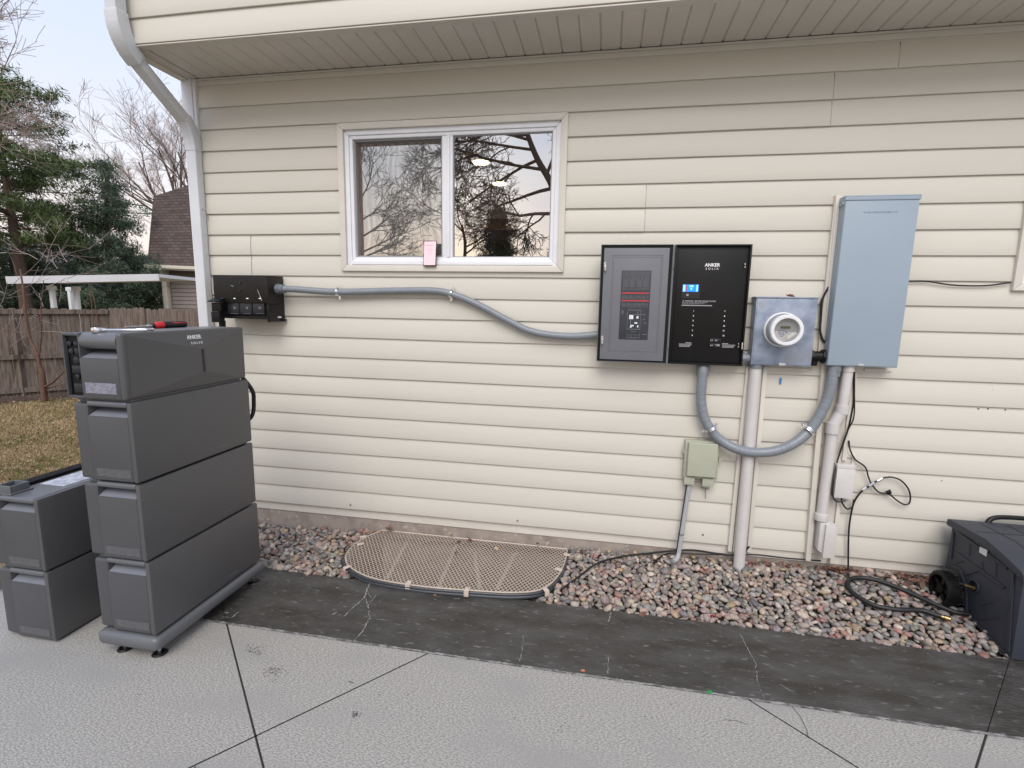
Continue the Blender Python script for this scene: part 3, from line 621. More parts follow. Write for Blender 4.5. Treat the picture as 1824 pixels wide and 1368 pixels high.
for q in ((642, 969, -.9), (647, 956, -1.1), (618, 1010, -.55), (728, 1038, 0), (832, 1050, 0), (972, 1050, .55), (1010, 988, 1.5), (995, 1014, 1.2)): clipobj(*q)
mb = MB()
for a, b in (((845, 985), (855, 1050)), ((780, 1050), (815, 965)), ((885, 1050), (918, 985)), ((725, 965), (690, 1030))):
    mb.bar(onZ(*a, -.012), onZ(*b, -.012), .022, .006)
mb.build('support_bar', M['wellbar'], well, bevel=.001)
# ---- pebbles
def pebbles():
    rs = np.random.RandomState(5); bm = bmesh.new(); bmesh.ops.create_icosphere(bm, subdivisions=2, radius=1); base = np.array([v.co[:] for v in bm.verts]); faces = np.array([[v.index for v in f.verts] for f in bm.faces]); bm.free()
    pal = np.array([(.36, .28, .25), (.30, .255, .24), (.26, .255, .245), (.20, .20, .20), (.44, .37, .31), (.46, .42, .37), (.13, .13, .13), (.30, .17, .15), (.38, .30, .20), (.24, .22, .19), (.33, .31, .30)])
    wgt = np.array([20, 16, 14, 10, 10, 9, 5, 6, 4, 8, 12.]); wgt /= wgt.sum()
    V = []; F = []; C = []; cell = {}; n = 0; placed = 0
    clog = [Vector((onY(1345, 1000, -.06).x, -.06, 0))]
    for layer in range(2):
        tries = 52000 if layer == 0 else 16000
        for _ in range(tries):
            x = rs.uniform(-2.62, 2.7); y = rs.uniform(-.552, .004)
            if x > 1.86 and y < -.05 and x < 2.6 and rs.rand() < .8: continue
            r = abs(rs.normal(.0125, .0035)) + .005
            if layer: r *= .9
            if inside(x, y, Dx): continue
            key = (int(x / .03), int(y / .03)); ok = True
            for i in (-1, 0, 1):
                for j in (-1, 0, 1):
                    for (qx, qy, qr) in cell.get((key[0] + i, key[1] + j, layer), ()):
                        if (qx - x) ** 2 + (qy - y) ** 2 < ((qr + r) * (.80 if layer == 0 else 1.1)) ** 2: ok = False; break
                    if not ok: break
                if not ok: break
            if not ok: continue
            cell.setdefault((key[0], key[1], layer), []).append((x, y, r))
            sx = r * rs.uniform(1.0, 1.55); sy = r * rs.uniform(.75, 1.05); sz = r * rs.uniform(.5, .8)
            v = base.copy(); v += .16 * np.sin(v[:, [1, 2, 0]] * 2.3 + rs.uniform(0, 6, 3)) * .6
            v *= (sx, sy, sz)
            E_ = np.array(Euler((rs.normal(0, .35), rs.normal(0, .35), rs.uniform(0, 6.3))).to_matrix()); v = v @ E_.T
            z = gz(x, y) + (sz * .35 if layer == 0 else sz * .9 + .007) + rs.uniform(-.003, .003)
            v += (x, y, z); V.append(v); F.append(faces + n); n += len(base); c = pal[rs.choice(len(pal), p=wgt)] * rs.uniform(.68, 1.08) * rs.uniform(.95, 1.05, 3) * np.array([1.03, .985, .94])
            C.append(np.repeat(np.append(c, 1)[None], len(base), 0))
    V = np.concatenate(V); F = np.concatenate(F); C = np.concatenate(C)
    me = bpy.data.meshes.new('gravel'); me.vertices.add(len(V)); me.vertices.foreach_set('co', V.ravel()); me.loops.add(F.size); me.loops.foreach_set('vertex_index', F.ravel().astype(np.int32))
    me.polygons.add(len(F)); me.polygons.foreach_set('loop_start', np.arange(0, F.size, 3, dtype=np.int32)); me.polygons.foreach_set('use_smooth', np.ones(len(F), bool)); me.update(calc_edges=True)
    a = me.color_attributes.new('tone', 'FLOAT_COLOR', 'POINT'); a.data.foreach_set('color', C.ravel().astype(np.float32)); me.materials.append(attr_mat('river pebbles', .62, .25, 120))
    o = bpy.data.objects.new('gravel', me); COL.objects.link(o)
    tag(o, 'mixed pink, grey and tan river pebbles along the foundation', 'gravel', kind='stuff')
Dx = [cen + (p - cen) * Vector((1.03, 1.08, 1)).length / sqrt(3) * 1.0 for p in Dc]
Dx = [Vector((cen.x + (p.x - cen.x) * 1.03, cen.y + (p.y - cen.y) * 1.10, 0)) for p in Dc]
pebbles()
# ================================================================ BATTERIES
def end_block(mb, L, H, y0, y1, drop, slope, depth, xa, xb):
    # lower body, inner body and the sloped floor of the hand recess at both ends
    x0, x1 = L.x + xa, L.x + xb
    mb.box(x0, x1, L.y + y0, L.y + y1, L.z + .003, L.z + H - drop)
    mb.box(x0 + .001, x1 - .001, L.y + y0 + depth, L.y + y1 - depth, L.z + H - drop + .0004, L.z + H - .024)
    out = []
    for s_, ye in ((1, y0), (-1, y1)):
        rec = MB(); out.append(rec); a = L.y + ye + s_ * .001; b = L.y + ye + s_ * (depth - .0005)
        rec.prism([(a, L.z + H - drop + .0006), (b, L.z + H - drop + .0006), (b, L.z + H - drop + slope)], x0 + .006, x1 - .002, 'x')
    return out
def battery(loc, label, group='stackable battery modules'):
    L = Vector(loc); H = .328; t = thing('battery_module', label, 'battery', loc, group)
    MB().box(L.x - .024, L.x, L.y, L.y + .67, L.z, L.z + H).build('front_cover', M['battery'], t, bevel=.0155, seg=2, ang=30)
    b = MB(); rs_ = end_block(b, L, H, .004, .666, .062, .026, .052, -.212, -.0245)
    b.box(L.x - .2118, L.x - .2065, L.y + .0045, L.y + .6655, L.z + H - .0616, L.z + H - .012)
    body = b.build('body', M['battery_body'], t, bevel=.003)
    for r in rs_: r.build('handle_recess', M['recess'], body)
    h = MB(); h.box(L.x - .212, L.x - .0248, L.y + .003, L.y + .667, L.z + H - .0235, L.z + H - .001); h.build('handle', M['base'], t, bevel=.010, seg=3, ang=50)
    MB().box(L.x - .285, L.x - .2145, L.y + .012, L.y + .66, L.z + .001, L.z + H - .014).build('rear_cover', M['battery_body'], t, bevel=.013, seg=3, ang=50)
    MB().box(L.x - .272, L.x - .213, L.y + .03, L.y + .64, L.z + H - .0135, L.z + H - .004).build('rear_rail', M['base'], t, bevel=.002)
    s_ = MB(); s_.box(L.x - .195, L.x - .032, L.y + .0030, L.y + .0039, L.z + .018, L.z + .052); s_.build('rating_label', M['labeldim'], body)
    s_ = MB(); s_.box(L.x + .0001, L.x + .0006, L.y + .43, L.y + .49, L.z + .030, L.z + .033); s_.build('small_print', M['inkdim'], t)
    s_ = MB(); s_.box(L.x - .20, L.x - .02, L.y + .03, L.y + .64, L.z - .009, L.z + .001); s_.build('connector_rail', M['black'], t)
    return t
SX = -1.80
b1 = battery((SX, -1.343, .124), 'lowest battery module of the tall stack, sitting on the grey footed base')
copy_thing(b1, (SX, -1.350, .4595), 'middle one of the three battery modules in the tall stack on the footed base')
copy_thing(b1, (SX + .001, -1.354, .795), 'battery module directly under the power unit with the logo')
copy_thing(b1, (-2.340, -1.331, .009), 'charcoal battery module on the concrete at the left edge, under another one')
pb = copy_thing(b1, (-2.341, -1.333, .3435), 'loose battery module on top of the short pile, vent fins and plug block exposed')
L = Vector((-2.341, -1.333, .3435))
s_ = MB(); s_.box(L.x - .195, L.x - .060, L.y + .16, L.y + .60, L.z + .3271, L.z + .3280); s_.build('top_label', mat('printed top label', (.36, .38, .44), .45, c2=(.52, .54, .60), vs=30, mix=(.45, .55)), pb)
s_ = MB()
for k in range(52): s_.box(L.x - .285, L.x - .222, L.y + .03 + k * .012, L.y + .036 + k * .012, L.z + .3275, L.z + .340)
s_.box(L.x - .286, L.x - .221, L.y + .02, L.y + .655, L.z + .3145, L.z + .3278); s_.build('vent_fins', M['black'], pb)
s_ = MB(); s_.box(L.x - .245, L.x - .165, L.y + .022, L.y + .03, L.z + .3281, L.z + .365); s_.box(L.x - .245, L.x - .165, L.y + .09, L.y + .098, L.z + .3281, L.z + .365); s_.box(L.x - .245, L.x - .237, L.y + .0301, L.y + .0899, L.z + .3281, L.z + .365); s_.box(L.x - .173, L.x - .165, L.y + .0301, L.y + .0899, L.z + .3281, L.z + .365); s_.box(L.x - .27, L.x - .155, L.y + .015, L.y + .105, L.z + .3275, L.z + .334)
s_.build('plug_block', M['base'], pb, bevel=.0015)
# base
t = thing('stack_base', 'flat grey metal base on small round feet under the tall battery stack', 'base', (-1.94, -1.0, 0))
MB().box(-2.092, -1.790, -1.354, -.655, .050, .114).build('platform', M['base'], t, bevel=.030, seg=4, ang=50)
for x, y in ((-2.010, -1.300), (-1.838, -1.296), (-2.010, -.715), (-1.835, -.700)):
    f = MB(); f.cyl((x, y, .0065), (x, y, .013), .031, 22, .024); ft_ = f.build('foot', M['black'], t)
    MB().cyl((x, y, .001), (x, y, .0062), .031, 22).build('foot_ring', M['chrome'], ft_); MB().cyl((x, y, .013), (x, y, .045), .007, 10).build('foot_stem', M['steel'], ft_)
# power unit
L = Vector((SX + .002, -1.364, 1.131)); H = .262
pu = thing('power_unit', 'charcoal power unit with faceted front and white logo, topmost of the tall stack', 'power unit', L)
MB().box(L.x - .035, L.x - .0065, L.y, L.y + .672, L.z, L.z + H).build('front_cover', M['battery'], pu, bevel=.015, seg=3, ang=50)
XF = L.x
def pf(px_, py_, dx=0.): p = onX(px_, py_, XF); return Vector((XF + dx, min(max(p.y, L.y + .006), L.y + .666), min(max(p.z, L.z + .006), L.z + H - .006)))
T_, B_ = pf(355, 620, .016), pf(359.5, 665, .016)
y0_, y1_, z0_, z1_ = L.y + .010, L.y + .662, L.z + .010, L.z + H - .010
c = -.0055
A = Vector((XF + c, y0_ + .012, L.z + H - .045)); Bq = Vector((XF + c, y0_ + .012, L.z + .034)); R1 = Vector((XF + c, y1_, L.z + H - .075)); R2 = Vector((XF + c, y1_, L.z + .045))
TL, TR = Vector((XF + c, y0_ + .012, z1_)), Vector((XF + c, y1_ - .01, z1_)); BL, BR = Vector((XF + c, y0_ + .012, z0_)), Vector((XF + c, y1_ - .01, z0_))
T_.z = L.z + H - .088; B_.z = L.z + .070
fm = MB(); fm.add([A, Bq, B_, T_], [(0, 1, 2, 3)]); fm.add([T_, B_, R2, R1], [(0, 1, 2, 3)]); fm.add([TL, A, T_, R1, TR], [(0, 1, 2), (0, 2, 4), (2, 3, 4)]); fm.add([Bq, BL, BR, R2, B_], [(0, 1, 4), (1, 2, 4), (2, 3, 4)])
fm.build('faceted_front', M['battery'], pu, smooth=False)
s_ = MB(); d = (B_ - T_); s_.obox((T_ + B_) / 2 + Vector((.0012, 0, 0)), (.0008, 0, 0), (0, .0055, 0), d * .5); s_.build('light_bar', M['blackgloss'], pu)
lg = pf(344, 601); sl_ = (.0215) / (z1_ - T_.z); up_ = Vector((-sl_, 0, 1)).normalized()
def MF(y, z): return Matrix(((0, up_.x, up_.z, XF - .0055 + (z1_ - z) * sl_ + .0006), (1, 0, 0, y), (0, up_.z, -up_.x, z), (0, 0, 0, 1)))
text('ANKER', .0245, MF(lg.y + .004, L.z + H - .041), M['ink'], 'logo', pu, bold=.0004, spacing=1.02)
text('SOLIX', .0150, MF(lg.y + .010, L.z + H - .064), M['ink'], 'logo', pu, bold=.0001, spacing=1.8)
s_ = MB(); s_.box(XF + .0005, XF + .0032, T_.y - .025, T_.y + .025, L.z + .040, L.z + .0425); s_.build('small_print', M['inkdim'], pu)
b = MB(); rs_ = end_block(b, L, H, .006, .666, .100, .034, .085, -.212, -.0355)
b.box(L.x - .2118, L.x - .2045, L.y + .0062, L.y + .6655, L.z + H - .0995, L.z + H - .004)
body = b.build('body', M['battery_body'], pu, bevel=.003); [r.build('handle_recess', M['recess'], body) for r in rs_]
h = MB(); h.tube([(L.x - .2040, L.y + .036, L.z + H - .034), (L.x - .0365, L.y + .036, L.z + H - .034)], .0315, 28); h.box(L.x - .2040, L.x - .0365, L.y + .036, L.y + .66, L.z + H - .028, L.z + H - .0028); h.build('handle', M['base'], pu)
s_ = MB(); s_.box(L.x - .196, L.x - .053, L.y + .0048, L.y + .0059, L.z + .024, L.z + .066); s_.build('rating_label', M['label'], body)
s_ = MB(); s_.box(L.x - .292, L.x - .284, L.y + .010, L.y + .655, L.z, L.z + H - .006); s_.box(L.x - .2839, L.x - .214, L.y + .010, L.y + .655, L.z, L.z + .010); s_.box(L.x - .2839, L.x - .214, L.y + .010, L.y + .655, L.z + H - .016, L.z + H - .006)
bay = s_.build('rear_bay', M['battery_body'], pu, bevel=.003); s_ = MB(); s_.box(L.x - .2835, L.x - .2145, L.y + .0220, L.y + .645, L.z + .0105, L.z + H - .0165); s_.build('bay_panel', M['black'], bay)
s_ = MB()
for z_, r_, xx in ((.215, .010, -.262), (.215, .010, -.232), (.185, .011, -.258), (.186, .012, -.230), (.150, .014, -.236), (.085, .010, -.240)): s_.cyl((L.x + xx, L.y + .0225, L.z + z_), (L.x + xx, L.y + .014, L.z + z_), r_, 14)
s_.box(L.x - .262, L.x - .222, L.y + .015, L.y + .0225, L.z + .098, L.z + .128); s_.box(L.x - .258, L.x - .218, L.y + .012, L.y + .0225, L.z + .022, L.z + .058); s_.box(L.x - .2800, L.x - .2750, L.y + .016, L.y + .0225, L.z + .02, L.z + .235)
s_.build('socket', M['port'], bay, bevel=.002)
s_ = MB(); s_.box(L.x - .27, L.x - .02, L.y + .03, L.y + .64, L.z - .009, L.z + .001); s_.build('connector_rail', M['base'], pu)
# cables between the stack and the wall box
mb = MB(); mb.tube(spline([(-1.99, -.70, 1.24), (-1.93, -.665, 1.20), onX(446, 690, -1.84), onX(452, 715, -1.84), onX(448, 742, -1.85), (-1.90, -.655, .86), (-1.96, -.69, .82)], 10), .0105, 12)
tag(mb.build('power_cable', M['rubber'], None), 'thick black cable looping out behind the tall battery stack', 'cable')
mb = MB(); q = onY(399, 574, -.16); mb.tube(spline([q + Vector((0, 0, .01)), q - Vector((0, .01, .05)), (-2.25, -.35, 1.25), (-2.15, -.60, 1.15), (-2.05, -.70, 1.22)], 8), .011, 12)
tag(mb.build('inlet_cable', M['rubber'], None), 'black cord hanging from the plug of the black inlet box', 'cable')
# ---- tools lying on the power unit
zt = L.z + H - .002
t = thing('screwdriver', 'screwdriver with a red and black grip lying on the power unit', 'screwdriver', (-1.95, -1.0, zt))
a, b_ = onZ(331, 577, zt + .014), onZ(222, 583, zt + .008); d = (b_ - a).normalized(); ln = (b_ - a).length
P = lambda f: a + (b_ - a) * f
prof = [(0, .009), (.015, .0155), (.06, .0165), (.20, .0155), (.33, .0175), (.40, .0165)]
MB().tube([P(f) for f, _ in prof], [r_ for _, r_ in prof], 18).build('grip', M['gripblack'], t)
MB().tube([P(.405), P(.44), P(.52), P(.545)], [.0165, .0175, .016, .0115], 18).build('grip_collar', M['red'], t); MB().tube([P(.5455), P(.565), P(.585)], [.0115, .012, .010], 14).build('grip_nose', M['gripblack'], t)
MB().obox(P(.14) + Vector((.0075, -.0085, .002)), d * .045, Vector((0, 0, .0085)), Vector((.005, -.005, 0))).build('grip_insert', M['red'], t, bevel=.003)
MB().tube([P(.5855), P(.66), P(.665), P(1.0)], [.0065, .0065, .0042, .0042], 12).build('shaft', M['chrome'], t)
t = thing('ratchet_wrench', 'chrome ratchet wrench lying behind the handle of the power unit', 'wrench', onZ(175, 588, zt))
a, b_ = onZ(172, 588, zt + .009), onZ(262, 588, zt + .007)
MB().tube([a, a.lerp(b_, .16), a.lerp(b_, .2), a.lerp(b_, .75), a.lerp(b_, .8), b_], [.009, .008, .0055, .0055, .008, .008], 14).build('handle', M['chrome'], t)
hd = MB(); hd.tube([a - Vector((0, 0, .008)), a + Vector((0, 0, .001)), a + Vector((0, 0, .010))], [.017, .019, .016], 20); hd.build('ratchet_head', M['chrome'], t)
a2, b2_ = onZ(259, 587.5, zt + .006), onZ(274, 586.5, zt + .006); MB().tube([a2, a2.lerp(b2_, .3), a2.lerp(b2_, .35), a2.lerp(b2_, .8), b2_], [.006, .006, .004, .007, .004], 10).build('socket_bit', M['steel'], t)

# ================================================================ WALL EQUIPMENT
def zq(ox, oy, s): return lambda x, y: (ox + x / s, oy + y / s)
def dec(mb, z_, x0, y0, x1, y1, Y, th=.0012):
    p0 = onY(*z_(x0, (y0 + y1) / 2), Y); p1 = onY(*z_(x1, (y0 + y1) / 2), Y); q0 = onY(*z_((x0 + x1) / 2, y0), Y); q1 = onY(*z_((x0 + x1) / 2, y1), Y)
    return mb.box(min(p0.x, p1.x), max(p0.x, p1.x), Y - th, Y, min(q0.z, q1.z), max(q0.z, q1.z))
# inlet box
t = thing('inlet_box', 'black weatherproof power inlet box with three square covers, on the wall beside the downspout', 'electrical box', (-2.21, 0, 1.4))
Z = zq(360, 460, 7.015); YF = -.172
x0, x1 = -2.405, -2.030
MB().box(x0, x1, YF + .0005, -.016, 1.508, 1.676).build('housing', M['blackbox'], t, bevel=.002)
mb = MB(); mb.box(x0 + .001, x1 - .0005, YF + .022, -.0165, 1.412, 1.5075); mb.box(x1 - .012, x1, YF, -.0165, 1.395, 1.5076); mb.box(x0 + .068, x1 - .0125, YF + .002, YF + .0215, 1.412, 1.426); mb.box(x1 - .012, x1 + .014, -.05, -.0168, 1.4, 1.41); lower = mb.build('port_bay', M['blackpaint'], t, bevel=.001)
for a, b_ in ((333, 478), (487, 636), (648, 793)):
    m_ = MB(); dec(m_, Z, a, 552, b_, 700, YF + .0215, .012); po = m_.build('port_cover', M['port'], t, bevel=.002)
    m_ = MB(); cx = (a + b_) / 2; dec(m_, Z, cx - 13, 605, cx + 13, 635, YF + .0094, .0006); dec(m_, Z, cx - 45, 688, cx + 45, 692, YF + .0094, .0006); m_.build('cover_print', M['inkdim'], po)
for i, x in enumerate((250, 405, 565, 722)):
    m_ = MB(); dec(m_, Z, x - 13, 497, x + 13, 507, YF, .001); m_.build('indicator', M['ledblue'] if i == 0 else M['ledwhite'], t)
m_ = MB()
for y in (310, 405): p = onY(*Z(475, y), YF); m_.cyl(p + Vector((0, .002, 0)), p - Vector((0, .005, 0)), .006, 8)
m_.build('bolt', M['blackgloss'], t)
m_ = MB(); m_.bar(onY(*Z(690, 390), YF - .0006), onY(*Z(722, 470), YF - .0006), .0012, .0006, (0, 1, 0)); m_.bar(onY(*Z(722, 470), YF - .0006), onY(*Z(745, 530), YF - .0006), .002, .0006, (0, 1, 0)); m_.bar(onY(*Z(360, 342), YF - .0006), onY(*Z(392, 350), YF - .0006), .0012, .0006, (0, 1, 0)); m_.build('scratch', M['ink'], t)
m_ = MB(); p = onX(498, 564, x1); m_.box(x1 + .0001, x1 + .0008, p.y - .018, p.y + .018, 1.4175, 1.428); m_.build('side_label', M['sticker'], t)
pl = MB(); p = onY(389, 553, YF - .02); pl.box(p.x - .034, p.x + .032, YF - .035, YF + .021, p.z - .005, p.z + .048); pl.box(p.x - .028, p.x + .030, YF - .05, YF - .005, p.z - .072, p.z - .006); pl.cyl((p.x + .012, YF - .02, p.z - .072), (p.x + .012, YF - .02, p.z - .115), .012, 12); plg = pl.build('plug', M['black'], t, bevel=.004, seg=2)
fl = MB(); q = onY(376, 537, YF - .03); fl.obox(Vector((p.x - .005, YF - .02, p.z + .066)), (.040, 0, .0), (0, .035, .012), (0, -.001, .003)); fl.build('port_flap', M['black'], t, bevel=.002)
cn = onX(493, 514.5, x1)
mb = MB(); mb.cyl((x1 + .001, cn.y, cn.z), (x1 + .022, cn.y, cn.z), .031, 8); mb.cyl((x1 + .0225, cn.y, cn.z), (x1 + .050, cn.y, cn.z), .027, 20)
cf = mb
# flexible conduits
def dens(P, stp=.004):
    out = [P[0]]; acc = 0
    for a, b_ in zip(P, P[1:]):
        n = max(1, int((b_ - a).length / stp)); out += [a.lerp(b_, (i + 1) / n) for i in range(n)]
    return out
def conduit(name, pts, r, label, corr=.035):
    P = dens(spline(pts, 10)); s_ = 0; rr_ = []
    for i, p in enumerate(P):
        if i: s_ += (p - P[i - 1]).length
        rr_.append(r * (1 + corr * (1 if int(s_ / .0062) % 2 else -1)))
    t = thing(name, label, 'conduit', P[0]); MB().tube(P, rr_, 14).build('flexible_hose', M['conduit'], t, ang=60); return t
Zc = -.045
c1 = conduit('flexible_conduit', [(x1 + .045, cn.y, cn.z), (x1 + .12, cn.y + .004, cn.z - .001), onY(602, 520, Zc - .01)] + [onY(x, y, Zc) for x, y in ((700, 518), (772, 518), (808, 525), (850, 542), (905, 571), (940, 588), (975, 596), (1020, 599))] + [onY(1068, 596, -.05)], .0205, 'grey flexible conduit running from the black inlet box to the open panel')
cf.build('conduit_fitting', M['fitting'], c1)
def clampc(parent, px_, py_, Y, r, ang):
    p = onY(px_, py_, Y); d = Vector((cos(ang), 0, sin(ang))); n_ = Vector((-sin(ang), 0, cos(ang)))
    m_ = MB(); m_.tube([p + (n_ * cos(a) + Vector((0, 1, 0)) * sin(a)) * (r + .002) for a in [k * pi / 12 - .05 for k in range(-12, 13)]], .0016, 4)
    for o_ in (-.006, 0, .006):
        m_.tube([p + d * o_ + (n_ * cos(a) + Vector((0, -1, 0)) * sin(a)) * (r + .0015) for a in [k * pi / 12 for k in range(13)]], .0035, 5)
    m_.obox(p + n_ * -(r + .012) + Vector((0, .022, 0)), d * .007, n_ * .012, (0, .0016, 0)); m_.obox(p + n_ * (r + .008) + Vector((0, .022, 0)), d * .007, n_ * .008, (0, .0016, 0)); m_.cyl(p + n_ * (r - .002) - Vector((0, r * .7, 0)), p + n_ * (r + .006) - Vector((0, r * .7, 0)), .006, 8); m_.build('clamp', M['steel'], parent)
clampc(c1, 602, 520, Zc - .01, .0215, -.03); clampc(c1, 804, 523, Zc, .0215, -.2)
U = [(1252, 662), (1249, 700), (1251, 730), (1261, 758), (1280, 781), (1310, 799), (1345, 806), (1382, 803), (1415, 789), (1443, 765), (1464, 733), (1477, 700), (1484, 660)]
c2 = conduit('flexible_conduit', [onY(1252, 648, -.055)] + [onY(x, y, -.055 - .035 * (1 if 5 <= i <= 8 else .4)) for i, (x, y) in enumerate(U)] + [onY(1486, 646, -.062)], .0265, 'grey flexible conduit hanging in a U between the black panel and the tall grey cabinet')
mb = MB()
for px_, Y in ((1252.5, -.055), (1486, -.062)):
    mb = MB(); p = onY(px_, 655, Y); mb.cyl(p + Vector((0, 0, .012)), p - Vector((0, 0, .018)), .034, 20); mb.cyl(p - Vector((0, 0, .0185)), p - Vector((0, 0, .045)), .031, 20); mb.build('conduit_fitting', M['fitting'], c2)
clampc(c2, 1266, 763, -.075, .0275, -1.0); clampc(c2, 1441, 765, -.08, .0275, .85)
# ---- panel with open door
t = thing('distribution_panel', 'open black electrical panel with a blue display and a grey door swung left', 'electrical panel', (.53, 0, 1.22))
Z = zq(1050, 420, 5.4733)
px0, px1, pz0, pz1 = .344, .728, 1.222, 1.858
mb = MB(); mb.box(px0, px1, -.088, -.016, pz0, pz1)
for q in ((px0, px0 + .009, pz0, pz1), (px1 - .009, px1, pz0, pz1)): mb.box(q[0], q[1], -.103, -.0885, q[2], q[3])
mb.box(px0 + .0095, px1 - .0095, -.103, -.0885, pz0, pz0 + .009); mb.box(px0 + .0095, px1 - .0095, -.103, -.0885, pz1 - .009, pz1)
mb.build('enclosure', M['blackpaint'], t, bevel=.0015)
mb = MB(); mb.box(px0 + .020, px1 - .022, -.0925, -.0885, pz0 + .016, pz1 - .030); df = mb.build('dead_front', M['blackpaint'], t, bevel=.001)
YD = -.0926
lp = onY(*Z(1197, 300), YD)
text('ANKER', .0235, MW(Vector((lp.x, YD - .0002, onY(*Z(1197, 299), YD).z))), M['ink'], 'logo', df, bold=.0007, spacing=1.0)
text('SOLIX', .0150, MW(Vector((lp.x, YD - .0002, onY(*Z(1197, 331), YD).z))), M['ink'], 'logo', df, bold=.0001, spacing=1.8)
mb = MB(); dec(mb, Z, 902, 468, 1078, 612, YD, .0015); ds_ = mb.build('display_frame', M['blackgloss'], df)
mb = MB(); dec(mb, Z, 910, 476, 1062, 545, YD - .0016, .0008); dp = mb.build('display', M['lcd'], t)
mb = MB(); dec(mb, Z, 912, 478, 935, 543, YD - .0025, .0003); dec(mb, Z, 1042, 478, 1058, 543, YD - .0025, .0003); dec(mb, Z, 975, 482, 1015, 500, YD - .0025, .0003); dec(mb, Z, 985, 508, 1000, 528, YD - .0025, .0003); mb.build('display_icons', M['lcdlight'], dp)
mb = MB(); dec(mb, Z, 938, 482, 950, 540, YD - .0025, .0003); mb.build('display_icons', M['inkred'], dp)
mb = MB(); dec(mb, Z, 945, 566, 966, 586, YD - .0016, .0005); mb.build('button', M['inkgrey'], df)
wp = onY(*Z(903, 641), YD); text('\u26a0 WARNING - ELECTRIC SHOCK HAZARD', .0088, MW(Vector((wp.x, YD - .0002, wp.z + .001))), M['inkgrey'], 'warning_text', df, bold=.0004, align='LEFT')
mb = MB(); rr = random.Random(2)
for y, xe in ((650, 1155), (660, 1125)): 
    x = 905
    while x < xe: w_ = rr.uniform(10, 26); dec(mb, Z, x, y - 2, min(x + w_, xe), y + 2, YD, .0004); x += w_ + 5
dec(mb, Z, 898, 674, 1195, 684, YD, .0004)
for x, y, n_, xe in ((872, 1053, 3, 995), (1292, 1062, 3, 1420)):
    for k in range(n_): dec(mb, Z, x, y + k * 11, xe - k * 8, y + k * 11 + 6, YD, .0004)
dec(mb, Z, 935, 1040, 995, 1048, YD, .0004); dec(mb, Z, 1292, 1048, 1352, 1055, YD, .0004); mb.build('small_print', M['inkgrey'], df)
for i in range(6):
    for s_, x, y in ((str(i + 1), 1016 - i * 3, 731 + i * 47.5), (str(i + 7), 1320 - i * 3, 735 + i * 47.5)):
        p = onY(*Z(x, y), YD); text(s_, .0105, MW(Vector((p.x, YD - .0002, p.z - .004))), M['ink'], 'circuit_number', df, bold=.0003)
mb = MB(); dec(mb, Z, 1170, 1000, 1278, 1040, YD, .006); dec(mb, Z, 1165, 1048, 1275, 1085, YD, .006); br = mb.build('breaker', M['blackgloss'], df, bevel=.0015)
mb = MB()
for y in (1020, 1068):
    for x in (1182, 1196, 1228, 1242): dec(mb, Z, x - 4, y - 7, x + 4, y + 7, YD - .0061, .0004)
dec(mb, Z, 1222, 1058, 1268, 1076, YD - .0061, .0004); mb.build('breaker_marks', M['inkgrey'], br)
mb = MB()
for x, y in ((1517, 290), (1452, 1068)): dec(mb, Z, x - 9, y - 28, x + 9, y + 28, -.0931, .004)
lt = mb.build('latch_hole', M['blackgloss'], t); mb = MB()
for x, y in ((1517, 290), (1452, 1068)):
    dec(mb, Z, x - 4, y - 22, x + 4, y - 8, -.0972, .001); dec(mb, Z, x - 4, y + 6, x + 4, y + 20, -.0972, .001)
dec(mb, Z, 1482, 1040, 1494, 1105, -.1031, .004); mb.build('latch_catch', M['steel'], lt)
# the door (swung open against the wall)
dx0_, dx1_ = -.0435, .3335; DYb, DYf = -.098, -.118
mb = MB(); mb.box(dx0_, dx1_, DYb - .002, DYb, pz0 + .001, pz1 - .002)
for q in ((dx0_, dx0_ + .003, pz0 + .001, pz1 - .002), (dx1_ - .003, dx1_, pz0 + .001, pz1 - .002)): mb.box(q[0], q[1], DYf - .006, DYb - .0021, q[2], q[3])
mb.box(dx0_ + .0031, dx1_ - .0031, DYf - .006, DYb - .0021, pz0 + .001, pz0 + .004); mb.box(dx0_ + .0031, dx1_ - .0031, DYf - .006, DYb - .0021, pz1 - .005, pz1 - .002)
door = mb.build('door', M['base'], t)
mb = MB(); mb.box(dx0_ + .0035, dx1_ - .0035, DYf + .004, DYb - .0022, pz0 + .0045, pz1 - .0055); mb.build('door_gasket', M['black'], door)
mb = MB(); mb.box(dx0_ + .017, dx1_ - .019, DYf - .002, DYf + .0035, pz0 + .014, pz1 - .020); mb.build('inner_panel', M['doorgrey'], door, bevel=.002)
YP = DYf - .0021
mb = MB(); a0, a1, c0, c1_ = onY(*Z(204, 650), YP).x, onY(*Z(690, 650), YP).x, onY(*Z(430, 1128), YP).z, onY(*Z(450, 190), YP).z
for q in ((a0, a1, c1_, c1_ + .002), (a0, a1, c0, c0 + .002), (a0, a0 + .002, c0 + .0021, c1_ - .0001), (a1 - .002, a1, c0 + .0021, c1_ - .0001), (a0 + .007, a1 - .007, c1_ - .010, c1_ - .0088), (a0 + .007, a0 + .0082, c0 + .012, c1_ - .0101), (a1 - .0082, a1 - .007, c0 + .012, c1_ - .0101)): mb.box(q[0], q[1], YP - .0009, YP, q[2], q[3])
mb.build('panel_groove', M['base'], door)
mb = MB(); l0, l1, n0, n1 = onY(*Z(300, 650), YP).x, onY(*Z(590, 650), YP).x - .0015, onY(*Z(420, 1012), YP).z, onY(*Z(445, 338), YP).z
mb.box(l0, l1, YP - .001, YP, n0, n1); ch = mb.build('circuit_chart', M['doorlabel'], door, bevel=.0004)
YL = YP - .0011; mb = MB(); W_ = l1 - l0; Hh = n1 - n0
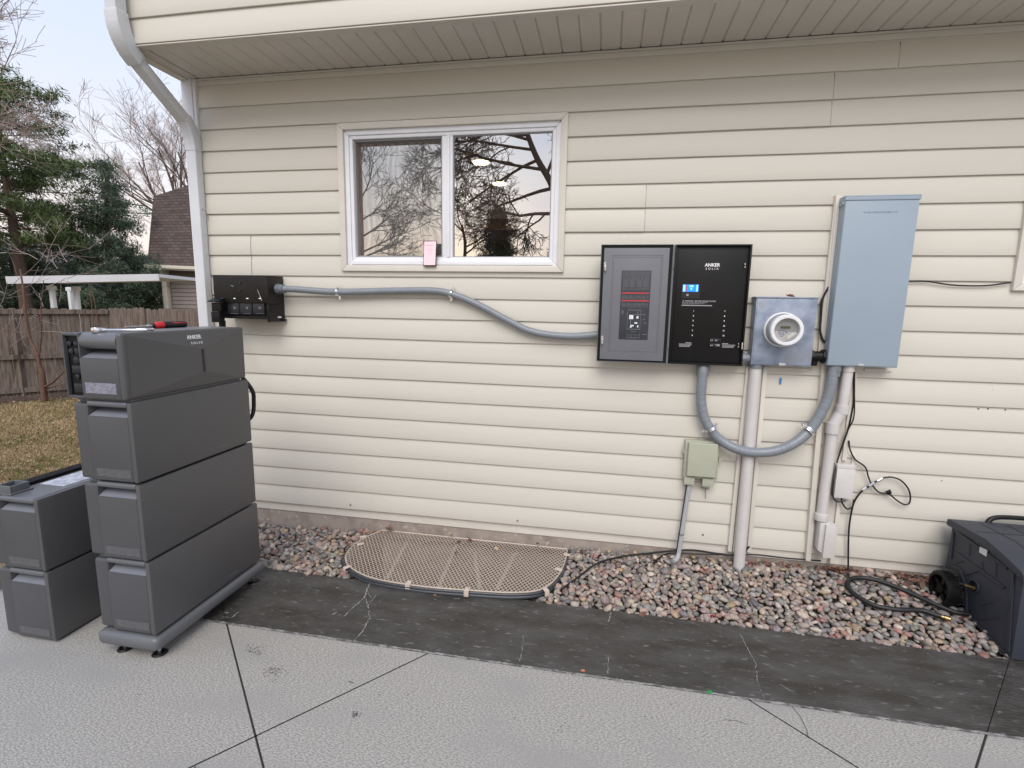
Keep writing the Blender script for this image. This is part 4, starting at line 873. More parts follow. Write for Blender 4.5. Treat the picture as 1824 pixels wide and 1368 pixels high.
def lr(mb, u0, v0, u1, v1): mb.box(l0 + W_ * u0, l0 + W_ * u1, YL - .0003, YL, n1 - Hh * v1, n1 - Hh * v0)
for v in (.315, .425): lr(mb, .03, v, .97, v + .016)
mb.build('chart_red_lines', M['inkred'], ch); mb = MB()
rr = random.Random(8)
for v in [.02, .035, .055, .075, .095, .115, .13, .25, .27, .36, .375, .39, .405, .47, .485, .5, .52]:
    u = .05
    while u < .92: w_ = rr.uniform(.03, .14); lr(mb, u, v, min(u + w_, .95), v + .006); u += w_ + rr.uniform(.01, .05)
for u in (.06, .28, .52, .74): 
    for k in range(7): lr(mb, u, .145 + k * .014, u + .19, .151 + k * .014)
mb.build('chart_text', M['inkdim'], ch); mb = MB()
X = lambda u0, v0, u1, v1: lr(mb, u0, v0, u1, v1)
for q in ((.27, .565, .72, .569), (.27, .845, .72, .849), (.27, .569, .275, .845), (.715, .569, .72, .845), (.2, .625, .27, .628), (.5, .63, .9, .633), (.38, .66, .39, .83), (.62, .59, .63, .68), (.28, .97, .72, .973), (.28, .93, .72, .932), (.28, .89, .284, .97), (.43, .93, .434, .97), (.57, .93, .574, .97), (.716, .89, .72, .97), (.05, .575, .13, .578), (.05, .59, .13, .593), (.05, .605, .13, .608), (.05, .62, .13, .623), (.8, .7, .87, .704), (.84, .75, .92, .755), (.8, .92, .95, .924), (.4, .88, .6, .883)): X(*q)
mb.build('wiring_diagram', M['inkgrey'], ch); mb = MB()
for q in ((.33, .64, .47, .70), (.58, .655, .65, .69), (.52, .745, .62, .765), (.38, .785, .50, .805), (.37, .805, .43, .825), (.62, .79, .66, .82)): X(*q)
mb.build('wiring_diagram', M['ink'], ch)
mb = MB()
for x, y in ((152, 300), (124, 1015)):
    p = onY(*Z(x, y), YP); mb.box(p.x - .006, p.x + .006, YP - .010, YP, p.z - .020, p.z + .020); mb.cyl(p + Vector((.002, -.012, .012)), p + Vector((.002, -.012, .024)), .004, 8); mb.cyl(p + Vector((.002, -.012, -.024)), p + Vector((.002, -.012, -.012)), .004, 8)
mb.build('door_latch', M['steel'], door, bevel=.0008)
mb = MB()
for y in (280, 1060): p = onY(*Z(815 - (y > 500) * 50, y), -.1); mb.cyl((.3385, -.106, p.z - .02), (.3385, -.106, p.z + .02), .0045, 10)
mb.box(.334, .343, -.10, -.098, pz0, pz1 - .003); mb.build('hinge', M['fitting'], t)
# ---- meter
t = thing('electric_meter', 'round white electricity meter on a mottled galvanised box', 'electric meter', (.92, 0, 1.23))
mx0, mx1, mz0, mz1 = .773, 1.070, 1.232, 1.584
mb = MB(); mb.box(mx0, mx1, -.092, -.016, mz0, mz1); mb.build('meter_box', M['galv'], t, bevel=.002)
mb = MB(); mb.box(mx0 - .006, mx1 + .003, -.098, -.016, mz1 + .0005, mz1 + .008); mb.box(mx0 + .006, mx1 - .004, -.0955, -.0925, mz0 + .006, mz1 - .002); mb.build('box_cover', M['galv'], t, bevel=.001)
mb = MB(); p = onY(1394, 651, -.098); mb.box(p.x - .02, p.x + .014, -.101, -.0956, mz0 + .001, mz0 + .012); mb.build('latch', M['steel'], t, bevel=.001)
mc = onY(1391.5, 587, -.096); MCx, MCz = mc.x, mc.z
mb = MB(); mb.tube([(MCx, -.0956, MCz), (MCx, -.112, MCz), (MCx, -.115, MCz)], [.089, .089, .084], 40); mt = mb.build('meter_ring', M['metergrey'], t)
mb = MB(); rp = [(-.1155, .0805), (-.160, .079), (-.1601, .0755)]; mb.tube([(MCx, y, MCz) for y, _ in rp], [r_ for _, r_ in rp], 40); mb.build('meter_body', M['metergrey'], t)
def ring(mb, c, ro, ri, ya, yb, n=48):
    vs = []
    for k in range(n):
        a = 2 * pi * k / n
        for r_, y in ((ro, ya), (ro, yb + .004), (ro - .004, yb), (ri + .002, yb), (ri, yb + .004), (ri, ya)): vs.append((c[0] + cos(a) * r_, y, c[1] + sin(a) * r_))
    m_ = 6; mb.add(vs, [(k * m_ + j, k * m_ + (j + 1) % m_, ((k + 1) % n) * m_ + (j + 1) % m_, ((k + 1) % n) * m_ + j) for k in range(n) for j in range(m_)]); return mb
ring(MB(), (MCx, MCz), .079, .060, -.1602, -.190).build('front_ring', M['meterwhite'], t)
ring(MB(), (MCx, MCz), .090, .081, -.0957, -.120).build('locking_ring', M['meterwhite'], t)
mb = MB(); mb.cyl((MCx, -.161, MCz), (MCx, -.165, MCz), .0598, 40); fc = mb.build('meter_face', M['metergrey'], t)
mb = MB(); a_ = [(MCx + cos(a) * .058, MCz + sin(a) * .058) for a in [radians(185 + k * 165 / 18) for k in range(19)]]; mb.prism(a_, -.167, -.1652, 'y'); mb.build('face_plate', M['pvc'], fc)
mb = MB(); mb.box(MCx - .026, MCx + .020, -.169, -.1653, MCz + .008, MCz + .020); mb.build('lcd', M['meterlcd'], fc)
mb = MB()
for q in ((-.04, -.004, .0, -.002), (-.034, -.016, -.022, -.012), (-.018, -.017, -.006, -.013), (.0, -.015, .006, -.008), (-.034, -.024, -.02, -.021), (-.016, -.026, -.004, -.022), (-.025, -.033, -.012, -.030)): mb.box(MCx + q[0], MCx + q[2], -.1678, -.1671, MCz + min(q[1], q[3]), MCz + max(q[1], q[3]))
mb.build('face_print', M['blueink'], fc)
MB().cyl((MCx, -.1805, MCz), (MCx, -.1815, MCz), .0595, 40).build('cover_glass', M['lens'], t)
mb = MB(); mb.prism([(MCx + .010, MCz - .048), (MCx + .052, MCz - .012), (MCx + .030, MCz - .010), (MCx + .004, MCz - .032)], -.1795, -.178, 'y'); mb.build('reset_tab', M['meterwhite'], t)
# ---- tall cabinet
t = thing('service_cabinet', 'tall blue grey metal service cabinet on the wall, right of the meter', 'electrical cabinet', (1.3, 0, 1.24))
tx0, tx1, tz0, tz1 = 1.143, 1.471, 1.243, 2.086
mb = MB(); mb.box(tx0, tx1, -.0985, -.027, tz0, tz1 - .003); mb.build('cabinet_body', M['bluegrey'], t, bevel=.0015)
mb = MB(); mb.box(tx0 + .002, tx1 - .001, -.1015, -.0988, tz0 + .004, tz1 - .020); mb.build('cover', M['bluegrey'], t, bevel=.0008)
mb = MB(); mb.box(tx0 - .002, tx1 + .004, -.1045, -.027, tz1 - .0025, tz1 + .004); mb.box(tx0 - .002, tx1 + .004, -.1045, -.1017, tz1 - .019, tz1 - .0026); mb.box(tx0 - .0035, tx0 - .0003, -.1016, -.027, tz1 - .040, tz1 - .0026); mb.build('top_cap', M['bluegrey'], t, bevel=.0008)
mb = MB(); mb.box(tx0 + .145, tx0 + .172, -.106, -.1017, tz0 + .002, tz0 + .013); mb.cyl((tx0 - .0036, -.088, tz1 - .03), (tx0 - .006, -.088, tz1 - .03), .005, 8); mb.build('latch', M['steel'], t, bevel=.0008)
rr = random.Random(6); mb = MB(); x = tx0 + .085
while x < tx0 + .235: w_ = rr.uniform(.006, .02); mb.box(x, x + w_, -.1021, -.1014, 2.006 + rr.uniform(-.002, .002), 2.011 + rr.uniform(-.001, .003)); x += w_ + .003
mb.build('embossed_mark', mat('embossed blue grey', (.22, .27, .32), .5), t)
# ---- fittings between the boxes
mb = MB(); mb.cyl((px1 + .0005, -.055, 1.262), (mx0 - .0005, -.055, 1.262), .024, 14); mb.cyl((px1 + .004, -.055, 1.262), (px1 + .018, -.055, 1.262), .032, 8)
tag(mb.build('conduit_nipple', M['fitting'], None, loc=(px1, -.055, 1.262)), 'short grey nipple joining the black panel and the meter box', 'fitting')
mb = MB(); mb.cyl((mx1 + .0005, -.055, 1.285), (mx1 + .014, -.055, 1.285), .036, 8); mb.cyl((mx1 + .014, -.055, 1.285), (tx0 - .014, -.055, 1.285), .027, 16); mb.cyl((tx0 - .014, -.055, 1.285), (tx0 - .0005, -.055, 1.285), .037, 8); mb.cyl((mx1 + .025, -.05, 1.30), (mx1 + .025, -.05, 1.235), .018, 12)
tag(mb.build('conduit_nipple', M['black'], None, loc=(mx1, -.055, 1.285)), 'dark threaded nipple joining the meter box and the tall cabinet', 'fitting')
# ---- rigid pipes
t = thing('riser_pipe', 'thick painted straight riser pipe from the meter box into the gravel', 'pipe', (.83, -.05, 0))
a = onY(1346, 655, -.055); b_ = Vector((.818, -.055, -.03))
mb = MB(); mb.tube([Vector((a.x, -.055, mz0 - .001)), b_], [.0305, .0305], 24); mb.build('pipe', M['pvc'], t)
mb = MB(); mb.tube([Vector((a.x, -.055, mz0 - .0005)), Vector((a.x - .0005, -.055, mz0 - .022))], [.0345, .0345], 24); mb.build('collar', M['fitting'], t)
t = thing('offset_pipe', 'painted riser pipe with an offset bend below the tall cabinet', 'pipe', (1.22, -.06, .15))
P = [onY(1511, 655, -.055), onY(1499, 733, -.055), onY(1484, 757, -.055), onY(1463, 920, -.055)]
P[0].z = tz0 - .001
mb = MB(); mb.tube([P[0], P[1]], .026, 20); mb.tube([P[1].lerp(P[2], .1), P[2]], .030, 20); mb.tube([P[2], P[3]], .0265, 20); mb.build('pipe', M['pvc'], t)
for a_, b_, r_ in ((P[1] + Vector((.001, 0, .035)), P[1] - Vector((.0, 0, .010)), .0325), (P[2] + Vector((0, 0, .012)), P[2] - Vector((0, 0, .045)), .033), (P[0], P[0] - Vector((0, 0, .03)), .031)): MB().tube([a_, b_], r_, 20).build('coupling', M['pvc'], t)
c = onY(1468, 950, -.055)
mb = MB(); mb.cyl(P[3] + Vector((0, 0, .02)), P[3] - Vector((0, 0, .02)), .033, 20); mb.box(c.x - .036, c.x + .012, -.085, -.018, .215, .375); mb.prism([(c.x - .036, .2149), (c.x + .012, .2149), (c.x + .012, .185)], -.085, -.018, 'y'); mb.build('access_fitting', M['pvc'], t, bevel=.003)
mb = MB(); mb.box(c.x - .012, c.x + .040, -.100, -.018, .180, .370); mb.build('access_cover', M['pvc'], t, bevel=.002)
# ---- utility boxes
t = thing('telephone_box', 'green beige plastic utility box low on the wall with a thin conduit below', 'utility box', (.555, 0, .54))
Zt = -.075
def R4(x0, y0, x1, y1, Y): a = onY(x0, (y0 + y1) / 2, Y); b_ = onY(x1, (y0 + y1) / 2, Y); return a.x, b_.x, onY((x0 + x1) / 2, y1, Y).z, onY((x0 + x1) / 2, y0, Y).z
q = R4(1219, 786, 1280, 852, -.06); mb = MB(); mb.box(q[0], q[1], -.060, -.016, q[2] - .005, q[3]); mb.build('box_body', M['phonebox'], t, bevel=.006, seg=2)
q = R4(1225, 790, 1279, 850, -.085); mb = MB(); mb.box(q[0], q[1] - .004, -.088, -.0605, q[2], q[3]); mb.build('lid', M['phonebox'], t, bevel=.007, seg=3)
q2 = R4(1219, 851, 1272, 865, -.07); mb = MB(); mb.box(q2[0], q2[0] + .055, -.07, -.017, q2[2], q2[3] - .002); mb.box(q2[1] - .062, q2[1], -.07, -.017, q2[2] - .002, q2[3] - .002); mb.box(q2[0] + .056, q2[1] - .063, -.03, -.017, q2[2] + .01, q2[3] - .002); mb.build('cable_skirt', M['phonebox'], t, bevel=.002)
mb = MB(); p = onY(1249, 784, -.02); mb.box(p.x - .013, p.x + .013, -.022, -.016, p.z - .006, p.z + .012)
for y in (803, 830): p = onY(1217, y, -.04); mb.box(p.x - .003, p.x + .012, -.05, -.03, p.z - .010, p.z + .010)
p = onY(1282, 818, -.04); mb.box(p.x - .006, p.x + .006, -.05, -.03, p.z - .014, p.z + .014); mb.build('mounting_tab', M['phonebox'], t)
t2 = thing('small_conduit', 'thin grey conduit leaning down from the green beige box into the gravel', 'conduit', (.48, -.04, .05))
a = onY(1228, 862, -.045); b_ = onY(1209, 985, -.06)
mb = MB(); mb.tube([a, b_, b_ + Vector((-.004, -.012, -.018)), b_ + Vector((-.018, -.035, -.028)), b_ + Vector((-.035, -.05, -.030))], [.0125, .0125, .0135, .0135, .0135], 14); mb.build('pipe', mat('grey conduit pipe', (.37, .38, .39), .4), t2)
mb = MB(); mb.tube([a + Vector((-.014, 0, .0)), b_ + Vector((-.013, .0, .0))], .004, 6); a3 = a.lerp(b_, .72); mb.tube([a3 + Vector((cos(k * .628) * .016 - .003, sin(k * .628) * .016, 0)) for k in range(11)], .0022, 5); mb.build('tie_and_wire', M['rubber'], t2)
mb = MB(); a = onY(1236, 862, -.04); mb.tube(spline([a, onY(1248, 867, -.035), onY(1256, 872, -.03), onY(1257, 888, -.03)], 5), .0022, 5); mb.tube(spline([onY(1245, 865, -.035), onY(1252, 869, -.03), onY(1263, 871, -.03)], 5), .0022, 5)
tag(mb.build('loose_wire', mat('tan wire', (.25, .19, .13), .7), None), 'frayed tan wire ends under the green beige box', 'wire')
t = thing('junction_box', 'small light grey rectangular junction box beside the offset pipe', 'junction box', (1.3, 0, .52))
q = R4(1489, 829, 1521, 887, -.075); mb = MB(); mb.box(q[0], q[1], -.07, -.024, q[2], q[3]); mb.build('box_body', M['smallbox'], t, bevel=.003)
mb = MB(); mb.box(q[0] - .001, q[1] + .001, -.077, -.0705, q[2] - .002, q[3] - .020); mb.box(q[0], q[1], -.074, -.0705, q[3] - .019, q[3] + .002); mb.build('lid', M['smallbox'], t, bevel=.002)
# ---- cables
def cable(name, pts, r, label, m=M['rubber'], per=8): o = MB().tube(spline(pts, per), r, 8).build(name, m, None); return tag(o, label, 'cable')
Y1 = -.035
def YP_(l, Y=Y1): return [onY(x, y, Y) for x, y in l]
cable('data_cable', [onY(1521, 648, -.05)] + YP_([(1521, 690), (1520, 720), (1512, 760), (1502, 790), (1492, 820)]) + YP_([(1486, 850), (1483, 880), (1490, 893), (1506, 892)], -.085), .0042, 'thin black cable hanging from the tall cabinet past the small junction box')
cable('data_cable', [onY(1522, 648, -.055)] + YP_([(1522, 700), (1521, 742), (1511, 765), (1503, 785), (1496, 805)], -.045), .0036, 'second thin black cable under the tall cabinet, ending above the small junction box')
cable('coax_cable', YP_([(1512, 785), (1514, 800), (1523, 818), (1541, 832), (1547, 850), (1553, 863), (1566, 877), (1583, 880), (1600, 893), (1613, 899), (1621, 893), (1619, 873), (1605, 856), (1588, 850), (1574, 851)]), .0042, 'black coax cable drooping in a loop on the siding')
cable('coax_cable', YP_([(1574, 851), (1560, 858), (1548, 866), (1534, 876), (1522, 893), (1516, 915), (1512, 945), (1511, 985)]) + [onZ(1511, 1018, .09), onZ(1512, 1030, .07)], .0048, 'black coax cable dropping from the connector to the gravel', per=6)
mb = MB()
for a, b_, r_ in (((1572, 852), (1562, 857), .007), ((1557, 859), (1548, 866), .0075), ((1543, 868), (1536, 873), .007)): mb.tube([onY(*a, Y1 - .001), onY(*b_, Y1 - .001)], r_, 10)
tag(mb.build('cable_connector', M['steel'], None), 'metal screw connectors where the coax cables join', 'connector')
mb = MB(); p = onY(1583, 877, Y1); mb.obox(p, (.010, 0, .004), (0, .006, 0), (-.004, 0, .008)); mb.cyl(p, p + Vector((.004, 0, .016)), .005, 8); tag(mb.build('cable_splitter', M['black'], None, bevel=.001), 'little black cable clip on the loop of the coax cable', 'clip')
cable('ground_wire', YP_([(1499, 884), (1500, 895), (1508, 906), (1518, 903), (1521, 890)], -.05), .0045, 'short dark wire hooking under the small junction box')
cable('ground_wire', YP_([(1484, 500), (1471, 520), (1463, 540), (1462, 566)], -.03) + YP_([(1461, 590), (1466, 606), (1472, 612)], -.04), .0058, 'black cable beside the tall cabinet, behind the meter box')
cable('window_cable', YP_([(1618, 501), (1650, 501), (1690, 507), (1730, 509), (1765, 508), (1800, 503)], -.022), .0040, 'thin black cable sagging between the tall cabinet and the right window')
for pts, r_, lb in (([(1000, 1050), (1030, 1028), (1065, 1003), (1110, 991), (1160, 985), (1200, 981), (1235, 980), (1270, 985), (1300, 989), (1322, 985), (1335, 973)], .0055, 'black cable arching over the gravel from the window well to the wall'), ([(1163, 1003), (1180, 990), (1200, 985), (1250, 987), (1300, 988), (1345, 988), (1400, 994), (1462, 999)], .0045, 'black cable lying on the gravel along the foundation')):
    P = []
    for i, (x, y) in enumerate(pts):
        p = onZ(x, y, .06 if y < 1010 else .03); 
        if p.y > -.02: p = onY(x, y, -.03)
        P.append(p)
    cable('buried_cable', P, r_, lb)
P = [(1725, 1094), (1700, 1090), (1665, 1076), (1628, 1059), (1590, 1043), (1560, 1033), (1530, 1029), (1512, 1034), (1512, 1048), (1530, 1064), (1560, 1079), (1600, 1086), (1640, 1087), (1660, 1093), (1676, 1098)]
t = thing('garden_hose', 'thick black hose looped on the gravel beside the deck box', 'hose', onZ(1600, 1060, .05))
hp = []
for x, y in P: p = onZ(x, y, .05); hp.append(onZ(x, y, gz(p.x, p.y) + .034))
MB().tube(spline(hp, 8), .0115, 12).build('hose', M['rubber'], t)
d = (hp[-1] - hp[-2]).normalized(); MB().tube([hp[-1] - d * .005, hp[-1] + d * .012, hp[-1] + d * .013, hp[-1] + d * .035], [.010, .010, .013, .013], 12).build('hose_coupling', M['brass'], t)
# phone on the window ledge
p = onY(765, 474, -.045)
t = thing('mobile_phone', 'mobile phone with a pink screen propped upright on the window ledge', 'phone', (-1.045, -.035, 1.745))
q = R4(753.5, 428, 776.5, 474, -.045); tl = .010
def tiltb(mb, x0, x1, z0, z1, ya, yb):
    f = lambda y, z: y + (z - q[2]) / (q[3] - q[2]) * .018
    return mb.add([(x, f(y, z), z) for x in (x0, x1) for y in (ya, yb) for z in (z0, z1)], [(0, 1, 3, 2), (4, 6, 7, 5), (0, 4, 5, 1), (2, 3, 7, 6), (0, 2, 6, 4), (1, 5, 7, 3)])
ph = tiltb(MB(), q[0], q[1], q[2], q[3], -.048, -.040).build('phone_body', M['blackgloss'], t, bevel=.0025, seg=2)
tiltb(MB(), q[0] + .004, q[1] - .004, q[2] + .006, q[3] - .005, -.0486, -.0481).build('screen', M['phonepink'], ph)
mb = MB(); tiltb(mb, q[0] + .010, q[1] - .022, q[3] - .030, q[3] - .026, -.0489, -.0487); cx, cz = (q[0] + q[1]) / 2, q[3] - .055
vs = []
for k in range(20):
    a = 2 * pi * k / 20
    for r_ in (.011, .013): z_ = cz + sin(a) * r_; vs.append((cx + cos(a) * r_, -.0488 + (z_ - q[2]) / (q[3] - q[2]) * .018, z_))
mb.add(vs, [(2 * k, 2 * k + 1, (2 * k + 3) % 40, (2 * k + 2) % 40) for k in range(20)]); tiltb(mb, cx - .002, cx + .003, cz - .004, cz + .003, -.0489, -.0487); tiltb(mb, cx - .01, cx + .012, cz - .024, cz - .022, -.0489, -.0487); mb.build('screen_text', M['phoneink'], ph)
mb = MB(); p = onY(1390, 679, -.0125); mb.box(p.x - .005, p.x + .005, -.0165, -.0140, p.z - .016, p.z + .018); tag(mb.build('blue_mark', M['tape'], None), 'small blue tape mark on the siding under the meter', 'tape')
# ---- deck box
DXL = 1.84
t = thing('deck_box', 'navy grey resin deck box with a wheel and a white sticker at the right edge', 'deck box', (2.3, -.3, 0))
P = lambda px_, py_: onX(px_, py_, DXL)
prof = [(-.535, .012), (-.522, .372), (-.515, .405), (-.34, .420), (-.26, .424), (-.09, .424), (-.060, .30), (-.055, .13), (-.27, .028), (-.30, .02)]
side = [(-.540, .006), (-.530, .385), (-.09, .415), (-.062, .20), (-.085, .175), (-.245, .150), (-.285, .035)]
mb = MB(); side = [(-.570, .006), (-.560, .388), (-.480, .404), (-.335, .430), (-.085, .416), (-.070, .175), (-.110, .195), (-.175, .195), (-.225, .165), (-.252, .115), (-.262, .045), (-.32, .024)]
mb.prism(side, DXL, DXL + 1.1, 'x'); mb.build('box_body', M['deck'], t, bevel=.006)
mb = MB()     # raised ribs on the side panel
def rib(a, b_, w_=.016, th=.006): a = P(*a); b_ = P(*b_); mb.bar(a - Vector((.003, 0, 0)), b_ - Vector((.003, 0, 0)), w_, th, (1, 0, 0))
for a, b_ in ((((1704, 985)), ((1790, 1047))), ((1700, 938), (1694, 995)), ((1806, 1020), (1797, 1160)), ((1697, 1008), (1712, 1015)), ((1712, 1015), (1722, 1050)), ((1722, 1050), (1722, 1090)), ((1722, 1092), (1789, 1163)), ((1702, 945), (1795, 1012))): rib(a, b_)
for a, b_ in (((1729, 962), (1727, 990)), ((1750, 1000), (1752, 1022)), ((1702, 1003), (1722, 998)), ((1718, 1025), (1747, 1017)), ((1745, 1078), (1770, 1073)), ((1745, 1105), (1780, 1100)), ((1776, 998), (1774, 1030))): rib(a, b_, .003, .003)
mb.build('side_rib', M['deck'], t, bevel=.002)
lid = [(-.588, .382), (-.585, .412), (-.565, .424), (-.47, .446), (-.35, .467), (-.11, .457), (-.070, .452), (-.066, .4185), (-.09, .4175), (-.335, .4315), (-.480, .4055), (-.562, .3895)]
mb = MB(); mb.prism(lid, DXL - .022, DXL + 1.12, 'x'); ld = mb.build('lid', M['deck'], t, bevel=.004)
mb = MB()
for x in (DXL + .10, DXL + .22, DXL + .34): mb.prism([(-.565, .4235), (-.565, .4255), (-.47, .4475), (-.35, .4685), (-.11, .4585), (-.11, .4560), (-.35, .4660), (-.47, .4450)], x, x + .004, 'x')
mb.box(DXL + .0, DXL + 1.1, -.25, -.246, .4600, .4640); mb.build('lid_groove', M['black'], ld)
mb = MB(); mb.tube(spline([(1.99, -.085, .445), (2.02, -.075, .475), (2.10, -.07, .485), (2.3, -.07, .485), (2.6, -.07, .485)], 6), .012, 10); mb.build('lid_handle', M['black'], t)
q0, q1 = P(1749, 973), P(1761, 991); mb = MB(); c_ = (P(1748, 973) + P(1762, 977) + P(1760, 992) + P(1747, 985)) / 4
mb.add([P(1748, 974) - Vector((.007, 0, 0)), P(1762, 980) - Vector((.007, 0, 0)), P(1760, 992) - Vector((.007, 0, 0)), P(1747, 984) - Vector((.007, 0, 0))], [(0, 1, 2, 3)]); st_ = mb.build('sticker', M['sticker'], t)
# wheel
wc = Vector((1.755, -.185, .115)); wr = .088
mb = MB(); n_ = 40; prof_ = [(0, wr * .93), (.006, wr), (.052, wr), (.058, wr * .93)]
mb.tube([wc + Vector((x, 0, 0)) for x, _ in prof_], [r_ for _, r_ in prof_], n_, caps=False)
for k in range(30):
    a = 2 * pi * k / 30; mb.obox(wc + Vector((.029, cos(a) * wr, sin(a) * wr)), (.024, 0, 0), Vector((0, cos(a), sin(a))) * .002, Vector((0, -sin(a), cos(a))) * .003)
mb.tube([wc + Vector((x, 0, 0)) for x in (.0, .058)], [wr * .78, wr * .78], n_, caps=False)
vs = []
for k in range(n_):
    a = 2 * pi * k / n_
    for r_ in (wr * .93, wr * .78): vs.append(wc + Vector((0, cos(a) * r_, sin(a) * r_)))
mb.add(vs, [(2 * k, 2 * k + 1, (2 * k + 3) % (2 * n_), (2 * k + 2) % (2 * n_)) for k in range(n_)])
wh = mb.build('wheel', M['black'], t)
mb = MB(); mb.cyl(wc + Vector((.004, 0, 0)), wc + Vector((.05, 0, 0)), wr * .26, 20)
for k in range(5):
    a = 2 * pi * k / 5 + .5; dv = Vector((0, cos(a), sin(a))); mb.bar(wc + Vector((.018, 0, 0)) + dv * wr * .2, wc + Vector((.018, 0, 0)) + dv * wr * .8, .022, .012, (1, 0, 0))
mb.cyl(wc + Vector((.035, 0, 0)), wc + Vector((.045, 0, 0)), wr * .79, 30); mb.build('wheel_hub', M['black'], wh)
kc = P(1737, 1044); mb = MB(); mb.cyl(kc + Vector((.01, 0, 0)), kc + Vector((-.008, 0, 0)), .033, 26); ks = mb.build('tap_port', M['deck'], t, bevel=.002)
mb = MB(); mb.cyl(kc + Vector((-.0082, 0, 0)), kc + Vector((-.010, 0, 0)), .026, 26); mb.build('port_hole', M['blackgloss'], ks)
mb = MB(); mb.cyl(kc + Vector((-.01, -.008, -.006)), kc + Vector((-.05, .0, .002)), .008, 12); mb.cyl(kc + Vector((-.011, -.012, -.008)), kc + Vector((-.02, -.012, -.008)), .009, 6); mb.build('hose_tap', M['brass'], ks); mb = MB(); mb.cyl(kc + Vector((-.05, .0, .002)), kc + Vector((-.068, .004, .004)), .011, 12); mb.build('tap_cap', M['black'], ks)
# ---- leaves
def leaf(p, size, ang, m, label, curl=.3, lobes=True, group=None, tilt=0.):
    mb = MB(); rr = random.Random(hash((round(p.x, 3), round(p.y, 3))) & 0xffff); n_ = 14; vs = [(0, 0, 0)]
    for k in range(n_):
        a = 2 * pi * k / n_; r_ = size * ((.62 if k % 2 else 1.0) if lobes else 1) * rr.uniform(.8, 1.1) * (.7 + .3 * cos(a)); vs.append((cos(a) * r_, sin(a) * r_ * .75, abs(sin(a)) * size * curl + rr.uniform(0, .1) * size))
    E_ = Euler((tilt, rr.uniform(-.2, .2), ang)).to_matrix(); vs = [E_ @ Vector(v) + p for v in vs]
    mb.add(vs, [(0, k + 1, (k + 1) % n_ + 1) for k in range(n_)])
    return tag(mb.build('leaf', m, None, loc=p, ang=80), label, 'leaf', group)
for px_, py_, s_, m, lb in ((775, 1061, .016, 'leaforange', 'single small orange leaf on the dark border in front of the grate'), (1040, 1196, .018, 'leaforange', 'curled red orange leaf at the light edge of the dark border'),
        (882, 978, .030, 'leafpale', 'pale star shaped leaf on the mesh grate'), (694, 944, .045, 'leafbrown', 'large curled brown leaf against the foundation at the left of the grate'), (613, 962, .036, 'leafbrown', 'rusty brown leaf on the pebbles left of the grate'),
        (655, 949, .03, 'leaforange', 'reddish leaf at the back left corner of the grate'), (802, 953, .028, 'leafpale', 'pale leaf standing against the foundation behind the grate'), (818, 966, .026, 'leafbrown', 'brown leaf on the grate near its back edge'), (838, 963, .028, 'leafbrown', 'brown leaf at the back of the grate, second from the pale one'),
        (812, 985, .022, 'leafbrown', 'small dark leaf in the middle of the grate'), (957, 969, .022, 'leafbrown', 'red brown leaf at the back right of the grate'), (622, 972, .03, 'leafbrown', 'brown leaf between the pebbles and the dark rim')):
    Zl = .003 if py_ > 1060 else .045; p = onZ(px_, py_, Zl)
    if p.y > -.03: p = onY(px_, py_, -.035)
    leaf(p, s_, RND.uniform(0, 6), M[m], lb, curl=.35 if py_ < 1060 else .2)
leaf(Vector((onY(1405, 524, -.06).x, -.06, mz1 + .011)), .040, .2, M['leaforange'], 'dry orange leaf lying on top of the meter box', .25)
mb = MB(); p = onZ(1264, 1233, .003); mb.obox(p + Vector((0, 0, .002)), (.010, .002, 0), (-.001, .004, 0), (0, 0, .002)); tag(mb.build('green_scrap', mat('green plastic', (.01, .30, .07), .4), None, loc=p), 'tiny green plastic scrap at the edge of the dark border', 'litter')
mb = MB(); p = onZ(1268, 1097, .03); mb.obox(p, (.007, .002, .002), (-.002, .004, .001), (.001, .0, .003)); tag(mb.build('red_scrap', mat('red foil', (.25, .02, .03), .3), None, loc=p), 'tiny red scrap among the pebbles near the border', 'litter')
# litter of dry leaf bits against the wall
mb = MB(); rr = random.Random(77)
for cx_, cy_, sx_, sy_, n_ in ((1485, 1005, 24, 9, 90), (1620, 1022, 90, 6, 40), (690, 946, 30, 4, 25), (1350, 980, 60, 5, 30), (1650, 1035, 40, 8, 25), (560, 975, 60, 20, 14), (1100, 1010, 60, 25, 8), (1300, 1060, 150, 25, 16)):
    for _ in range(n_):
        px_, py_ = rr.gauss(cx_, sx_ * .6), rr.gauss(cy_, sy_ * .6); p = onZ(px_, py_, .05); g_ = gz(p.x, p.y) + .024; p = onZ(px_, py_, g_)
        if p.y > -.012: p.y = -.012 - rr.random() * .03
        a = rr.uniform(0, 6.3); l_ = rr.uniform(.008, .028); w_ = rr.uniform(.3, .7) * l_; E_ = Euler((rr.gauss(0, .5), rr.gauss(0, .5), a)).to_matrix()
        mb.add([E_ @ Vector(v) + p for v in ((-l_, 0, 0), (-l_ * .3, -w_, .003), (l_, 0, .002), (-l_ * .2, w_, .003))], [(0, 1, 2), (0, 2, 3)])
tag(mb.build('leaf_litter', M['leafbrown'], None, smooth=False), 'rusty brown leaf litter caught along the foundation', 'leaf litter', kind='stuff')
